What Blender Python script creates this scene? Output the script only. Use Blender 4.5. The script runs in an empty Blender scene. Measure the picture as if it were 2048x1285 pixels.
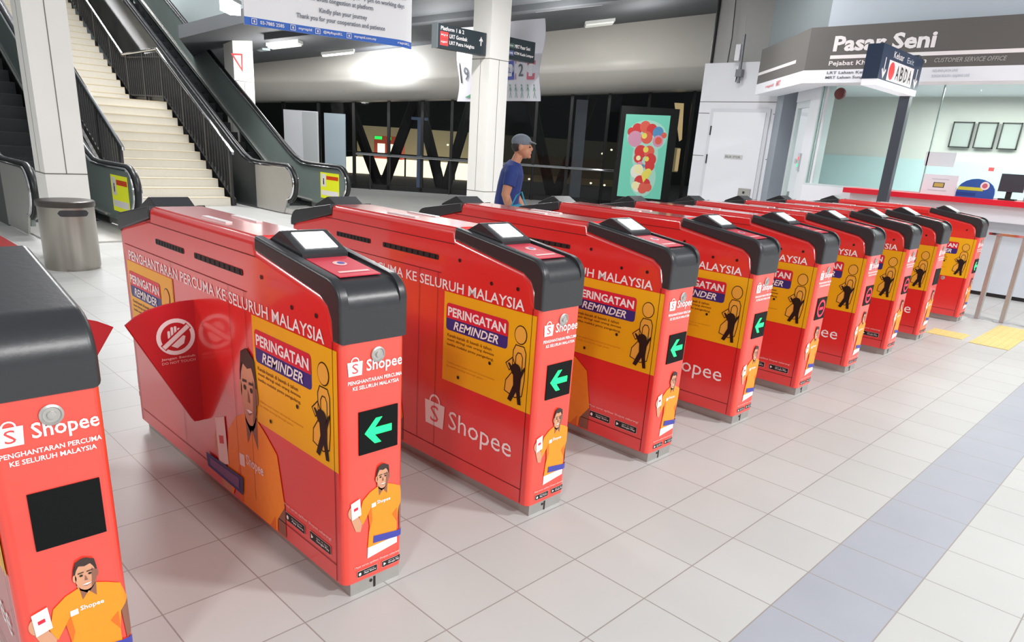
import bpy, bmesh, math, random
from mathutils import Vector, Matrix
random.seed(7)
PI = math.pi
scene = bpy.context.scene
col = scene.collection

# ------------------------------------------------------------------ camera
CAM = Vector((-1.0770511, -1.69125395, 1.4368237))
YAW, PITCH, ROLL, FPX = -0.8053, -0.3256, 0.0659, 1402.6
ca, sa = math.cos(YAW), math.sin(YAW); cb, sb = math.cos(PITCH), math.sin(PITCH); cc, sc_ = math.cos(ROLL), math.sin(ROLL)
fv = Vector((-sa*cb, ca*cb, sb)); r0 = Vector((ca, sa, 0)); u0 = r0.cross(fv)
rv = cc*r0 + sc_*u0; uv = -sc_*r0 + cc*u0
cd = bpy.data.cameras.new('camera'); cam = bpy.data.objects.new('camera', cd); col.objects.link(cam)
cam.matrix_world = Matrix(((rv.x, uv.x, -fv.x, CAM.x), (rv.y, uv.y, -fv.y, CAM.y), (rv.z, uv.z, -fv.z, CAM.z), (0, 0, 0, 1)))
cd.sensor_fit = 'HORIZONTAL'; cd.sensor_width = 36; cd.lens = FPX*36/2048; cd.shift_y = 125.5/2048
cd.clip_start = .02; cd.clip_end = 300
scene.camera = cam

# ------------------------------------------------------------------ world, light, exposure
w = bpy.data.worlds.new('world'); scene.world = w; w.use_nodes = True
w.node_tree.nodes['Background'].inputs[0].default_value = (.93, .96, 1, 1)
w.node_tree.nodes['Background'].inputs[1].default_value = .30
vs = scene.view_settings
vs.view_transform = 'Standard'; vs.look = 'None'; vs.gamma = 1; vs.use_curve_mapping = False; vs.exposure = .36

def area(name, loc, sx, sy, power, colr=(1, .99, .985), rot=(0, 0, 0)):
    l = bpy.data.lights.new(name, 'AREA'); l.shape = 'RECTANGLE'; l.size = sx; l.size_y = sy; l.energy = power; l.color = colr
    o = bpy.data.objects.new(name, l); o.location = loc; o.rotation_euler = rot; col.objects.link(o); return o
# unseen lamps in front of and behind the gates, some added as fill
def point(name, loc, power, r=.25, colr=(1, .98, .95)):
    l = bpy.data.lights.new(name, 'POINT'); l.energy = power; l.shadow_soft_size = r; l.color = colr
    o = bpy.data.objects.new(name, l); o.location = loc; col.objects.link(o); return o
for x, y, z, p in ((5.8, -7.0, 6.0, 860), (1.0, -7.6, 5.6, 640), (-5.0, -3.6, 4.4, 240), (8.8, -1.8, 4.6, 30)):
    area('unseen_lamp', (x, y, z), 1.3, .3, p)
for x, y, z, p in ((8.2, 4.0, 4.4, 50), (-3.6, 4.4, 3.8, 160), (5.8, 6.6, 4.2, 125)):  # first added to brighten the door wall, last the middle column
    area('unseen_lamp', (x, y, z), 1.2, .3, p)
area('unseen_lamp', (2.5, 8.8, 4.3), 1.6, .4, 100)
area('unseen_lamp', (8.0, 5.4, 4.3), .4, 1.5, 20)  # added to lift the white door wall
area('stair_lamp', (4.2, 14.0, 6.6), 1.2, 2.5, 360)
area('stairwell_fill', (5.4, 22.0, 7.6), 1.0, 2.0, 260)  # added to brighten the pale stairwell wall
FWD = Vector((.7212, .6927, 0)); RTD = Vector((.6927, -.7212, 0)); CG = Vector((CAM.x, CAM.y, 0))
for s_, D, z, p in ((.7, 16.2, 3.75, 95), (-1.9, 16.2, 3.3, 60), (-5.6, 17.2, 2.75, 75), (2.6, 18.2, 4.0, 50)):
    point('bulkhead_fill', CG+FWD*D+RTD*s_+Vector((0, 0, z)), p)  # added point lights that brighten the bulkhead and dark ceiling

# ------------------------------------------------------------------ materials
MAT = {}
def mat(name, c, rough=.5, metal=0, emit=0, spec=.5, noise=0, nscale=8, coat=0, bump=0):
    if name in MAT: return MAT[name]
    m = bpy.data.materials.new(name); m.use_nodes = True; nt = m.node_tree; b = nt.nodes['Principled BSDF']
    lin = [((v/255)/12.92 if v/255 <= .04045 else ((v/255+.055)/1.055)**2.4) for v in c]
    b.inputs['Base Color'].default_value = (*lin, 1); b.inputs['Roughness'].default_value = rough; b.inputs['Metallic'].default_value = metal
    b.inputs['Specular IOR Level'].default_value = spec
    if coat: b.inputs['Coat Weight'].default_value = coat; b.inputs['Coat Roughness'].default_value = .1; b.inputs['Coat IOR'].default_value = 1.6
    if emit:
        b.inputs['Emission Color'].default_value = (*lin, 1); b.inputs['Emission Strength'].default_value = emit
    if noise or bump:
        tc = nt.nodes.new('ShaderNodeTexCoord'); n = nt.nodes.new('ShaderNodeTexNoise'); n.inputs['Scale'].default_value = nscale; n.inputs['Detail'].default_value = 3
        nt.links.new(tc.outputs['Object'], n.inputs['Vector'])
        if noise:
            mx = nt.nodes.new('ShaderNodeMix'); mx.data_type = 'RGBA'
            mx.inputs[6].default_value = (*[v*(1-noise) for v in lin], 1); mx.inputs[7].default_value = (*[min(1, v*(1+noise)) for v in lin], 1)
            nt.links.new(n.outputs['Fac'], mx.inputs[0]); nt.links.new(mx.outputs[2], b.inputs['Base Color'])
        if bump:
            bp = nt.nodes.new('ShaderNodeBump'); bp.inputs['Strength'].default_value = bump; bp.inputs['Distance'].default_value = .002
            nt.links.new(n.outputs['Fac'], bp.inputs['Height']); nt.links.new(bp.outputs['Normal'], b.inputs['Normal'])
    MAT[name] = m; return m
def glassmat(name, tint, gloss=.12, rough=.02):
    m = bpy.data.materials.new(name); m.use_nodes = True; nt = m.node_tree; nt.nodes.remove(nt.nodes['Principled BSDF']); out = nt.nodes['Material Output']
    t = nt.nodes.new('ShaderNodeBsdfTransparent'); t.inputs[0].default_value = (*tint, 1)
    g = nt.nodes.new('ShaderNodeBsdfGlossy'); g.inputs['Roughness'].default_value = rough; g.inputs[0].default_value = (.9, .95, .95, 1)
    lw = nt.nodes.new('ShaderNodeLayerWeight'); lw.inputs[0].default_value = gloss
    mx = nt.nodes.new('ShaderNodeMixShader'); nt.links.new(lw.outputs['Fresnel'], mx.inputs[0]); nt.links.new(t.outputs[0], mx.inputs[1]); nt.links.new(g.outputs[0], mx.inputs[2]); nt.links.new(mx.outputs[0], out.inputs[0])
    MAT[name] = m; return m

RED = mat('gate_red_vinyl', (226, 44, 42), .3, coat=1, noise=.05, nscale=3)
ENDR = mat('gate_end_vinyl', (236, 66, 50), .3, coat=.8, noise=.04, nscale=3)
BLACK = mat('gate_black_plastic', (46, 47, 50), .34, noise=.1, nscale=60, bump=.15)
STEEL = mat('brushed_steel', (186, 184, 180), .38, .65, noise=.08, nscale=30)
CHROME = mat('chrome', (225, 225, 228), .1, 1, noise=.02)
PLINTH = mat('plinth_steel', (170, 168, 164), .35, .5, noise=.12, nscale=12)
WHITEV = mat('white_print', (246, 240, 240), .35)
PINKV = mat('pale_print', (240, 190, 186), .4)
YEL = mat('poster_yellow', (240, 176, 22), .35, noise=.03)
NAVY = mat('badge_navy', (52, 44, 124), .35)
BADRED = mat('badge_red', (216, 34, 58), .35)
INK = mat('black_print', (22, 18, 18), .4)
BROWNINK = mat('brown_print', (120, 70, 14), .4)
LBROWN = mat('faint_brown_print', (206, 140, 24), .4)
GROOVE = mat('panel_seam', (96, 18, 22), .5)
SLIT = mat('vent_dark', (34, 20, 22), .5)
ORANGE = mat('shirt_orange_print', (246, 146, 32), .35, noise=.06, nscale=30)
ORANGE2 = mat('shirt_shade_print', (226, 108, 28), .35)
SKINP = mat('skin_print', (206, 150, 118), .35, noise=.08, nscale=40)
SKINP2 = mat('skin_shade_print', (140, 92, 74), .35)
HAIRP = mat('hair_print', (58, 42, 38), .4)
STRIP = mat('strip_blue_print', (62, 66, 160), .35)
SCREEN = mat('lit_screen', (246, 250, 250), .3, emit=1.6)
DISP = mat('display_black', (14, 16, 16), .5, spec=.15)
GREEN = mat('lit_green_arrow', (20, 250, 110), .3, emit=1.4)
REDLED = mat('lit_red_ring', (226, 26, 60), .3, emit=.8)
PLATE = mat('reader_plate_red', (206, 50, 70), .45, spec=.4)
FLAP = mat('flap_red', (196, 28, 40), .35, noise=.05)
WALLW = mat('painted_white_panel', (226, 228, 234), .45, noise=.03, nscale=3)
COLW = mat('column_panel', (236, 234, 229), .45, noise=.03, nscale=3)
SEAM = mat('dark_seam', (120, 116, 110), .6)
CEIL = mat('ceiling_dark_grey', (88, 91, 95), .8, noise=.1, nscale=2)
BEIGE = mat('bulkhead_beige', (202, 199, 192), .38, noise=.03, nscale=2)
STAIRM = mat('stair_terrazzo', (212, 207, 194), .5, noise=.05, nscale=20)
DARKM = mat('dark_metal', (44, 44, 46), .4, noise=.1)
ESCD = mat('escalator_dark_panel', (52, 56, 56), .3, noise=.08)
ESCG = mat('escalator_grey_panel', (122, 134, 130), .2, noise=.08, nscale=2)
RUBBER = mat('handrail_rubber', (22, 24, 26), .35, noise=.1)
FASC = mat('fascia_grey', (100, 97, 94), .6, noise=.04, nscale=5)
OFFW = mat('office_beige_wall', (200, 200, 195), .7, noise=.03)
REDC = mat('counter_red_edge', (226, 30, 52), .35, noise=.03)
SIGND = mat('sign_dark_slate', (44, 54, 60), .4, noise=.05)
LEDW = mat('lamp_tube', (255, 252, 246), .4, emit=3.0)
LEDOFF = mat('lamp_diffuser', (214, 216, 210), .4, emit=.35)
FRAME = mat('mullion_black', (18, 19, 20), .4, noise=.05)

# ------------------------------------------------------------------ mesh builder
FONT_CACHE = {}
def text_geo(s, bold=0, shear=0):
    k = (s, bold, shear)
    if k in FONT_CACHE: return FONT_CACHE[k]
    c = bpy.data.curves.new('t', 'FONT'); c.body = s; c.size = 1; c.resolution_u = 2; c.offset = bold; c.shear = shear; c.dimensions = '2D'; c.fill_mode = 'FRONT'
    o = bpy.data.objects.new('t', c); me = bpy.data.meshes.new_from_object(o)
    vs_ = [(v.co.x, v.co.y) for v in me.vertices]; fs = [list(p.vertices) for p in me.polygons]
    bpy.data.objects.remove(o); bpy.data.curves.remove(c); bpy.data.meshes.remove(me)
    xs = [v[0] for v in vs_]; ys = [v[1] for v in vs_]; bb = (min(xs), min(ys), max(xs), max(ys))
    FONT_CACHE[k] = (vs_, fs, bb); return FONT_CACHE[k]

class Fr:                                       # a flat printing frame: origin, u axis, v axis, layers along the normal
    def __init__(s, o, u, v, warp=None): s.o = Vector(o); s.u = Vector(u); s.v = Vector(v); s.n = s.u.cross(s.v).normalized(); s.warp = warp
    def __call__(s, a, b, lay=0):
        p = s.o + s.u*a + s.v*b + s.n*(.0007*lay)
        if s.warp: p += s.n*(-s.warp(a))
        return p

class MB:
    def __init__(s): s.v = []; s.f = []; s.m = []; s.mats = []; s.sm = []
    def mi(s, m):
        if m not in s.mats: s.mats.append(m)
        return s.mats.index(m)
    def add(s, vs_, fs, m, smooth=False):
        b = len(s.v); i = s.mi(m); s.v += [Vector(v) for v in vs_]
        for f in fs: s.f.append([b+k for k in f]); s.m.append(i); s.sm.append(smooth)
        return s
    def box(s, x0, x1, y0, y1, z0, z1, m):
        vs_ = [(x, y, z) for z in (z0, z1) for y in (y0, y1) for x in (x0, x1)]
        return s.add(vs_, [(0, 2, 3, 1), (4, 5, 7, 6), (0, 1, 5, 4), (2, 6, 7, 3), (0, 4, 6, 2), (1, 3, 7, 5)], m)
    def obox(s, o, ax, ay, az, m):               # box from a corner and three edge vectors
        o = Vector(o); ax = Vector(ax); ay = Vector(ay); az = Vector(az)
        vs_ = [o + ax*i + ay*j + az*k for k in (0, 1) for j in (0, 1) for i in (0, 1)]
        return s.add(vs_, [(0, 2, 3, 1), (4, 5, 7, 6), (0, 1, 5, 4), (2, 6, 7, 3), (0, 4, 6, 2), (1, 3, 7, 5)], m)
    def prism(s, pts, d, m, bev=0, seg=3, skip=None, ends='ab'):   # polygon of 3D points extruded by vector d, optional bevel of the two rims
        d = Vector(d); n = len(pts); pts = [Vector(p) for p in pts]
        bm = bmesh.new(); a = [bm.verts.new(p) for p in pts]; b = [bm.verts.new(p+d) for p in pts]
        bm.faces.new(a); bm.faces.new(b[::-1])
        for i in range(n): bm.faces.new((a[i], b[i], b[(i+1) % n], a[(i+1) % n]))
        bmesh.ops.recalc_face_normals(bm, faces=bm.faces)
        if bev:
            es = []
            for i in range(n):
                if skip and i in skip: continue
                for q in ([a] if ends == 'a' else [b] if ends == 'b' else [a, b]):
                    e = bm.edges.get((q[i], q[(i+1) % n])); es.append(e)
            bmesh.ops.bevel(bm, geom=es, offset=bev, segments=seg, affect='EDGES', profile=.5, clamp_overlap=True)
        bm.verts.index_update()
        s.add([v.co.copy() for v in bm.verts], [[v.index for v in f.verts] for f in bm.faces], m, bool(bev)); bm.free(); return s
    def tube(s, path, r, m, seg=8, closed=False, flat=None):
        path = [Vector(p) for p in path]; n = len(path); rings = []
        prev = None
        for i, p in enumerate(path):
            a = path[i-1] if (i > 0 or closed) else p; b = path[(i+1) % n] if (i < n-1 or closed) else p
            t = (b-a).normalized(); ref = Vector((0, 0, 1)) if abs(t.z) < .95 else Vector((1, 0, 0))
            if prev is None: x = t.cross(ref).normalized()
            else: x = (prev - t*prev.dot(t)).normalized()
            prev = x; y = t.cross(x); rr = r[i] if isinstance(r, (list, tuple)) else r
            ra, rb = (rr, rr) if not flat else (rr*flat[0], rr*flat[1])
            rings.append([p + x*(ra*math.cos(2*PI*k/seg)) + y*(rb*math.sin(2*PI*k/seg)) for k in range(seg)])
        vs_ = [v for rg in rings for v in rg]; fs = []
        for i in range(n if closed else n-1):
            for k in range(seg):
                j = (i+1) % n; fs.append((i*seg+k, i*seg+(k+1) % seg, j*seg+(k+1) % seg, j*seg+k))
        if not closed: fs += [list(range(seg))[::-1], [(n-1)*seg+k for k in range(seg)]]
        return s.add(vs_, fs, m, True)
    def lathe(s, prof, m, seg=32, o=(0, 0, 0), ax=None):
        o = Vector(o); vs_ = []; fs = []
        R = Matrix.Identity(3) if ax is None else Vector((0, 0, 1)).rotation_difference(Vector(ax)).to_matrix()
        for r, z in prof:
            for k in range(seg): vs_.append(o + R @ Vector((r*math.cos(2*PI*k/seg), r*math.sin(2*PI*k/seg), z)))
        for i in range(len(prof)-1):
            for k in range(seg): fs.append((i*seg+k, i*seg+(k+1) % seg, (i+1)*seg+(k+1) % seg, (i+1)*seg+k))
        fs += [list(range(seg))[::-1], [(len(prof)-1)*seg+k for k in range(seg)]]
        return s.add(vs_, fs, m, True)
    clip = None
    @staticmethod
    def cut(pts, ax, val, sg):
        q = []; n = len(pts)
        for i in range(n):
            a = pts[i]; b = pts[(i+1) % n]; da = (a[ax]-val)*sg; db = (b[ax]-val)*sg
            if da >= 0: q.append(a)
            if (da >= 0) != (db >= 0): k = da/(da-db); q.append((a[0]+(b[0]-a[0])*k, a[1]+(b[1]-a[1])*k))
        return q
    def poly(s, fr, pts, m, lay=1):
        if s.clip is not None:
            pts = s.cut(pts, 1, s.clip, 1)
            if len(pts) < 3: return s
        wp = getattr(fr, 'warp', None)
        if wp:
            bs = [-9, XL+R_*.15, XL+R_*.4, XL+R_, XR-R_, XR-R_*.4, XR-R_*.15, 9]
            us = [p[0] for p in pts]
            for a, b in zip(bs, bs[1:]):
                if max(us) <= a or min(us) >= b: continue
                q = pts
                if min(us) < a: q = s.cut(q, 0, a, 1)
                if max(us) > b and len(q) > 2: q = s.cut(q, 0, b, -1)
                if len(q) > 2: s.add([fr(u, v, lay) for u, v in q], [list(range(len(q)))], m)
            return s
        return s.add([fr(a, b, lay) for a, b in pts], [list(range(len(pts)))], m)
    def rect(s, fr, u0, v0, u1, v1, m, lay=1, r=0):
        if not r: return s.poly(fr, [(u0, v0), (u1, v0), (u1, v1), (u0, v1)], m, lay)
        pts = []
        for cx, cy, a0 in ((u1-r, v0+r, -90), (u1-r, v1-r, 0), (u0+r, v1-r, 90), (u0+r, v0+r, 180)):
            for k in range(5): a = math.radians(a0+k*22.5); pts.append((cx+r*math.cos(a), cy+r*math.sin(a)))
        return s.poly(fr, pts, m, lay)
    def ell(s, fr, u, v, a, b, m, lay=1, seg=20, rot=0):
        c, d = math.cos(rot), math.sin(rot); P = []
        for k in range(seg):
            x = a*math.cos(2*PI*k/seg); y = b*math.sin(2*PI*k/seg); P.append((u+c*x-d*y, v+d*x+c*y))
        return s.poly(fr, P, m, lay)
    def ring(s, fr, pts, wid, m, lay=1, closed=True):   # mitred stroke along a polyline
        P = [Vector(p) for p in pts]; n = len(P); L = []; Rr = []
        for i in range(n):
            a = P[i-1] if (i or closed) else P[0]; b = P[(i+1) % n] if (i < n-1 or closed) else P[-1]
            d0 = (P[i]-a); d1 = (b-P[i])
            if d0.length < 1e-8: d0 = d1
            if d1.length < 1e-8: d1 = d0
            d0 = d0.normalized(); d1 = d1.normalized(); n0 = Vector((-d0.y, d0.x)); n1 = Vector((-d1.y, d1.x)); mt = (n0+n1)
            mt = mt.normalized() if mt.length > 1e-6 else n0
            k = wid/2/max(.35, mt.dot(n0)); L.append(P[i]+mt*k); Rr.append(P[i]-mt*k)
        for i in range(n if closed else n-1):
            j = (i+1) % n; s.poly(fr, [tuple(Rr[i]), tuple(Rr[j]), tuple(L[j]), tuple(L[i])], m, lay)
        return s
    def text(s, fr, t, u0, v0, u1, v1, m, lay=1, bold=0, shear=0):
        vs_, fs, bb = text_geo(t, bold, shear)
        sx = (u1-u0)/(bb[2]-bb[0]); sy = (v1-v0)/(bb[3]-bb[1])
        return s.add([fr(u0+(x-bb[0])*sx, v0+(y-bb[1])*sy, lay) for x, y in vs_], fs, m)
    def mesh(s, name):
        me = bpy.data.meshes.new(name); me.from_pydata([tuple(v) for v in s.v], [], s.f)
        for m in s.mats: me.materials.append(m)
        for p, i, q in zip(me.polygons, s.m, s.sm): p.material_index = i; p.use_smooth = q
        me.update(); 
        if any(s.sm): 
            try: me.set_sharp_from_angle(angle=math.radians(40))
            except Exception: pass
        return me
    def build(s, name, parent=None, bev=0):
        o = bpy.data.objects.new(name, s.mesh(name)); col.objects.link(o)
        if parent: o.parent = parent
        if bev:
            b = o.modifiers.new('bevel', 'BEVEL'); b.width = bev; b.segments = 2; b.limit_method = 'ANGLE'; b.angle_limit = math.radians(50)
        return o

def tag(o, label=None, cat=None, group=None, kind=None):
    if label: o['label'] = label
    if cat: o['category'] = cat
    if group: o['group'] = group
    if kind: o['kind'] = kind
    return o
def thing(name, label, cat, loc=(0, 0, 0), rz=0, group=None):
    o = bpy.data.objects.new(name, None); o.empty_display_size = .1; o.location = loc; o.rotation_euler = (0, 0, rz); col.objects.link(o)
    return tag(o, label, cat, group)
def struct(o): o['kind'] = 'structure'; return o
FW = Vector((.7212, .6927, 0)); RT = Vector((.6927, -.7212, 0)); C0 = Vector((CAM.x, CAM.y, 0))
def H(s_, D, z): return C0 + FW*D + RT*s_ + Vector((0, 0, z))     # hall frame: across, deep, up

# ------------------------------------------------------------------ floor
TILE = .31; TX, TY = .43845, -.63035
def floor_material():
    m = bpy.data.materials.new('floor_tiles'); m.use_nodes = True; nt = m.node_tree; b = nt.nodes['Principled BSDF']; N = nt.nodes.new; L = nt.links.new
    g = N('ShaderNodeNewGeometry'); sp = N('ShaderNodeSeparateXYZ'); L(g.outputs['Position'], sp.inputs[0])
    def M(op, a, b_=None, c=None):
        n = N('ShaderNodeMath'); n.operation = op
        for i, q in enumerate((a, b_, c)):
            if q is None: continue
            if isinstance(q, (int, float)): n.inputs[i].default_value = q
            else: L(q, n.inputs[i])
        return n.outputs[0]
    ux = M('DIVIDE', M('SUBTRACT', sp.outputs[0], TX), TILE); uy = M('DIVIDE', M('SUBTRACT', sp.outputs[1], TY), TILE)
    fx = M('ABSOLUTE', M('SUBTRACT', M('FRACT', M('ADD', ux, .5)), .5)); fy = M('ABSOLUTE', M('SUBTRACT', M('FRACT', M('ADD', uy, .5)), .5))
    gr = M('LESS_THAN', M('MINIMUM', fx, fy), .0075)
    row = M('FLOOR', uy); band = M('COMPARE', row, -2.0, .1)
    cmb = N('ShaderNodeCombineXYZ'); L(M('FLOOR', ux), cmb.inputs[0]); L(row, cmb.inputs[1])
    wn = N('ShaderNodeTexWhiteNoise'); wn.noise_dimensions = '2D'; L(cmb.outputs[0], wn.inputs[0])
    ns = N('ShaderNodeTexNoise'); ns.inputs['Scale'].default_value = 5; ns.inputs['Detail'].default_value = 4; L(g.outputs['Position'], ns.inputs['Vector'])
    def mix(f, a, b_):
        n = N('ShaderNodeMix'); n.data_type = 'RGBA'; L(f, n.inputs[0])
        for i, q in ((6, a), (7, b_)):
            if isinstance(q, tuple): n.inputs[i].default_value = q
            else: L(q, n.inputs[i])
        return n.outputs[2]
    cream = mix(M('ADD', M('MULTIPLY', wn.outputs[0], .5), M('MULTIPLY', ns.outputs[0], .5)), (.462, .468, .452, 1), (.522, .526, .512, 1))
    grey = mix(ns.outputs[0], (.33, .35, .395, 1), (.375, .39, .435, 1))
    c = mix(band, cream, grey); c = mix(gr, c, (.30, .27, .25, 1))
    L(c, b.inputs['Base Color']); b.inputs['Roughness'].default_value = .42; b.inputs['Specular IOR Level'].default_value = .35
    return m
FLOORM = floor_material()
struct(MB().box(-9, 34, -9, 45, -.12, 0, FLOORM).build('floor'))

# ------------------------------------------------------------------ ticket gates
GP = .8486; XL, XR = -.034, .197; GL = 1.84
R_ = .026
def warp_end(x):
    d = max(XL+R_-x, x-(XR-R_), 0); d = min(d, R_*.98)
    return R_ - math.sqrt(max(0, R_*R_-d*d))
FRONT = Fr((0, -.0016, 0), (1, 0, 0), (0, 0, 1), warp_end)
LEFT = Fr((XL-.0012, 0, 0), (0, -1, 0), (0, 0, 1))        # u = -y
def arc(cx, cy, r, a0, a1, n=5): return [(cx+r*math.cos(math.radians(a0+(a1-a0)*k/n)), cy+r*math.sin(math.radians(a0+(a1-a0)*k/n))) for k in range(n+1)]

def advert_man(mb, f, u0, v0, uw, vh, lay=1, strip=True):
    q = lambda pts: [(u0+a*uw, v0+b*vh) for a, b in pts]
    P = lambda pts, m, l: mb.poly(f, q(pts), m, lay+l)
    P([(.33, 0), (.88, .05), (.88, .16), (.34, .14)], WHITEV, 0)
    P([(.25, .43), (.21, .33), (.13, .35), (.05, .50), (.05, .60), (.12, .58), (.18, .50)], SKINP, 0)
    P([(.90, .50), (1.0, .52), (1.0, .22), (.93, .19)], SKINP2, 0)
    P([(.335, .12), (.37, .36), (.345, .50), (.25, .40), (.19, .50), (.25, .66), (.38, .73), (.52, .765), (.69, .765), (.80, .735), (.93, .69), (1.0, .52), (.90, .455), (.87, .30), (.87, .13)], ORANGE, 1)
    P([(.345, .50), (.37, .36), (.36, .30), (.42, .42), (.40, .56)], ORANGE2, 2); P([(.87, .30), (.78, .40), (.87, .46)], ORANGE2, 2)
    P([(.52, .775), (.54, .66), (.61, .72), (.68, .66), (.69, .775)], SKINP2, 2); P([(.50, .78), (.53, .74), (.60, .70), (.66, .74), (.69, .78), (.67, .84), (.53, .84)], SKINP, 2)
    e = lambda a, b, ra, rb, m, l: mb.ell(f, u0+a*uw, v0+b*vh, ra*uw, rb*vh, m, lay+l)
    e(.60, .875, .118, .122, HAIRP, 3); e(.598, .845, .104, .112, SKINP, 4); e(.49, .85, .018, .03, SKINP, 4); e(.708, .85, .018, .03, SKINP2, 4)
    P([(.64, .74), (.70, .80), (.70, .88), (.665, .90), (.655, .82)], SKINP2, 5)
    P([(.49, .90), (.53, .945), (.60, .93), (.68, .945), (.715, .90), (.70, .97), (.60, 1.0), (.52, .98)], HAIRP, 5)
    for a in (.555, .642): P([(a-.03, .878), (a+.03, .882), (a+.028, .89), (a-.028, .888)], HAIRP, 6); e(a, .862, .017, .009, INK, 6)
    P([(.595, .86), (.585, .815), (.615, .815)], SKINP2, 6); P([(.55, .785), (.60, .775), (.65, .788), (.60, .79)], WHITEV, 6); P([(.55, .785), (.60, .770), (.65, .788), (.60, .777)], SKINP2, 7)
    e(.08, .57, .075, .07, SKINP, 1); P([(.06, .49), (.22, .52), (.20, .70), (.045, .67)], WHITEV, 3); P([(.095, .58), (.165, .59), (.162, .62), (.092, .61)], BADRED, 4)
    P([(.40, .555), (.48, .56), (.478, .605), (.40, .60)], WHITEV, 3)
    mb.text(f, 'Shopee', u0+.50*uw, v0+.565*vh, u0+.74*uw, v0+.615*vh, WHITEV, lay+3, .02)
    if strip: P([(.43, .155), (.99, .115), (1.0, .185), (.44, .235)], STRIP, 4)

def bag_logo(mb, f, u0, v0, w_, h_, m, hole, lay=1):       # shopping bag with handle and S
    t = .72*h_
    mb.poly(f, [(u0+.06*w_, v0), (u0+.94*w_, v0), (u0+w_, v0+t), (u0, v0+t)], m, lay)
    mb.ring(f, arc(u0+w_/2, v0+t, .24*w_, 0, 180, 8) if w_ < h_ else arc(u0+w_/2, v0+t, .24*w_, 0, 180, 8), .07*w_, m, lay, False)
    mb.text(f, 'S', u0+.30*w_, v0+.12*h_, u0+.70*w_, v0+.62*h_, hole, lay+1, 0)
def store_badges(mb, f, u0, v0, u1, v1, tilt=0):           # two black download badges
    mid = (u0+u1)/2; g = (u1-u0)*.06
    for k, (a, b, t1, t2) in enumerate(((u0, mid-g, 'Download on the', 'App Store'), (mid+g, u1, 'GET IT ON', 'Google Play'))):
        h_ = v1-v0; w_ = b-a
        mb.rect(f, a-h_*.05, v0-h_*.05, b+h_*.05, v1+h_*.05, PINKV, 1, h_*.14); mb.rect(f, a, v0, b, v1, INK, 2, h_*.12)
        if k == 0: mb.ell(f, a+h_*.42, v0+h_*.47, h_*.22, h_*.26, WHITEV, 3)
        else: mb.poly(f, [(a+h_*.25, v0+h_*.22), (a+h_*.7, v0+h_*.5), (a+h_*.25, v0+h_*.78)], WHITEV, 3)
        mb.text(f, t1, a+w_*.32, v0+h_*.64, a+w_*.86, v0+h_*.8, WHITEV, 3); mb.text(f, t2, a+w_*.32, v0+h_*.22, a+w_*.94, v0+h_*.56, WHITEV, 3, .01)

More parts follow.
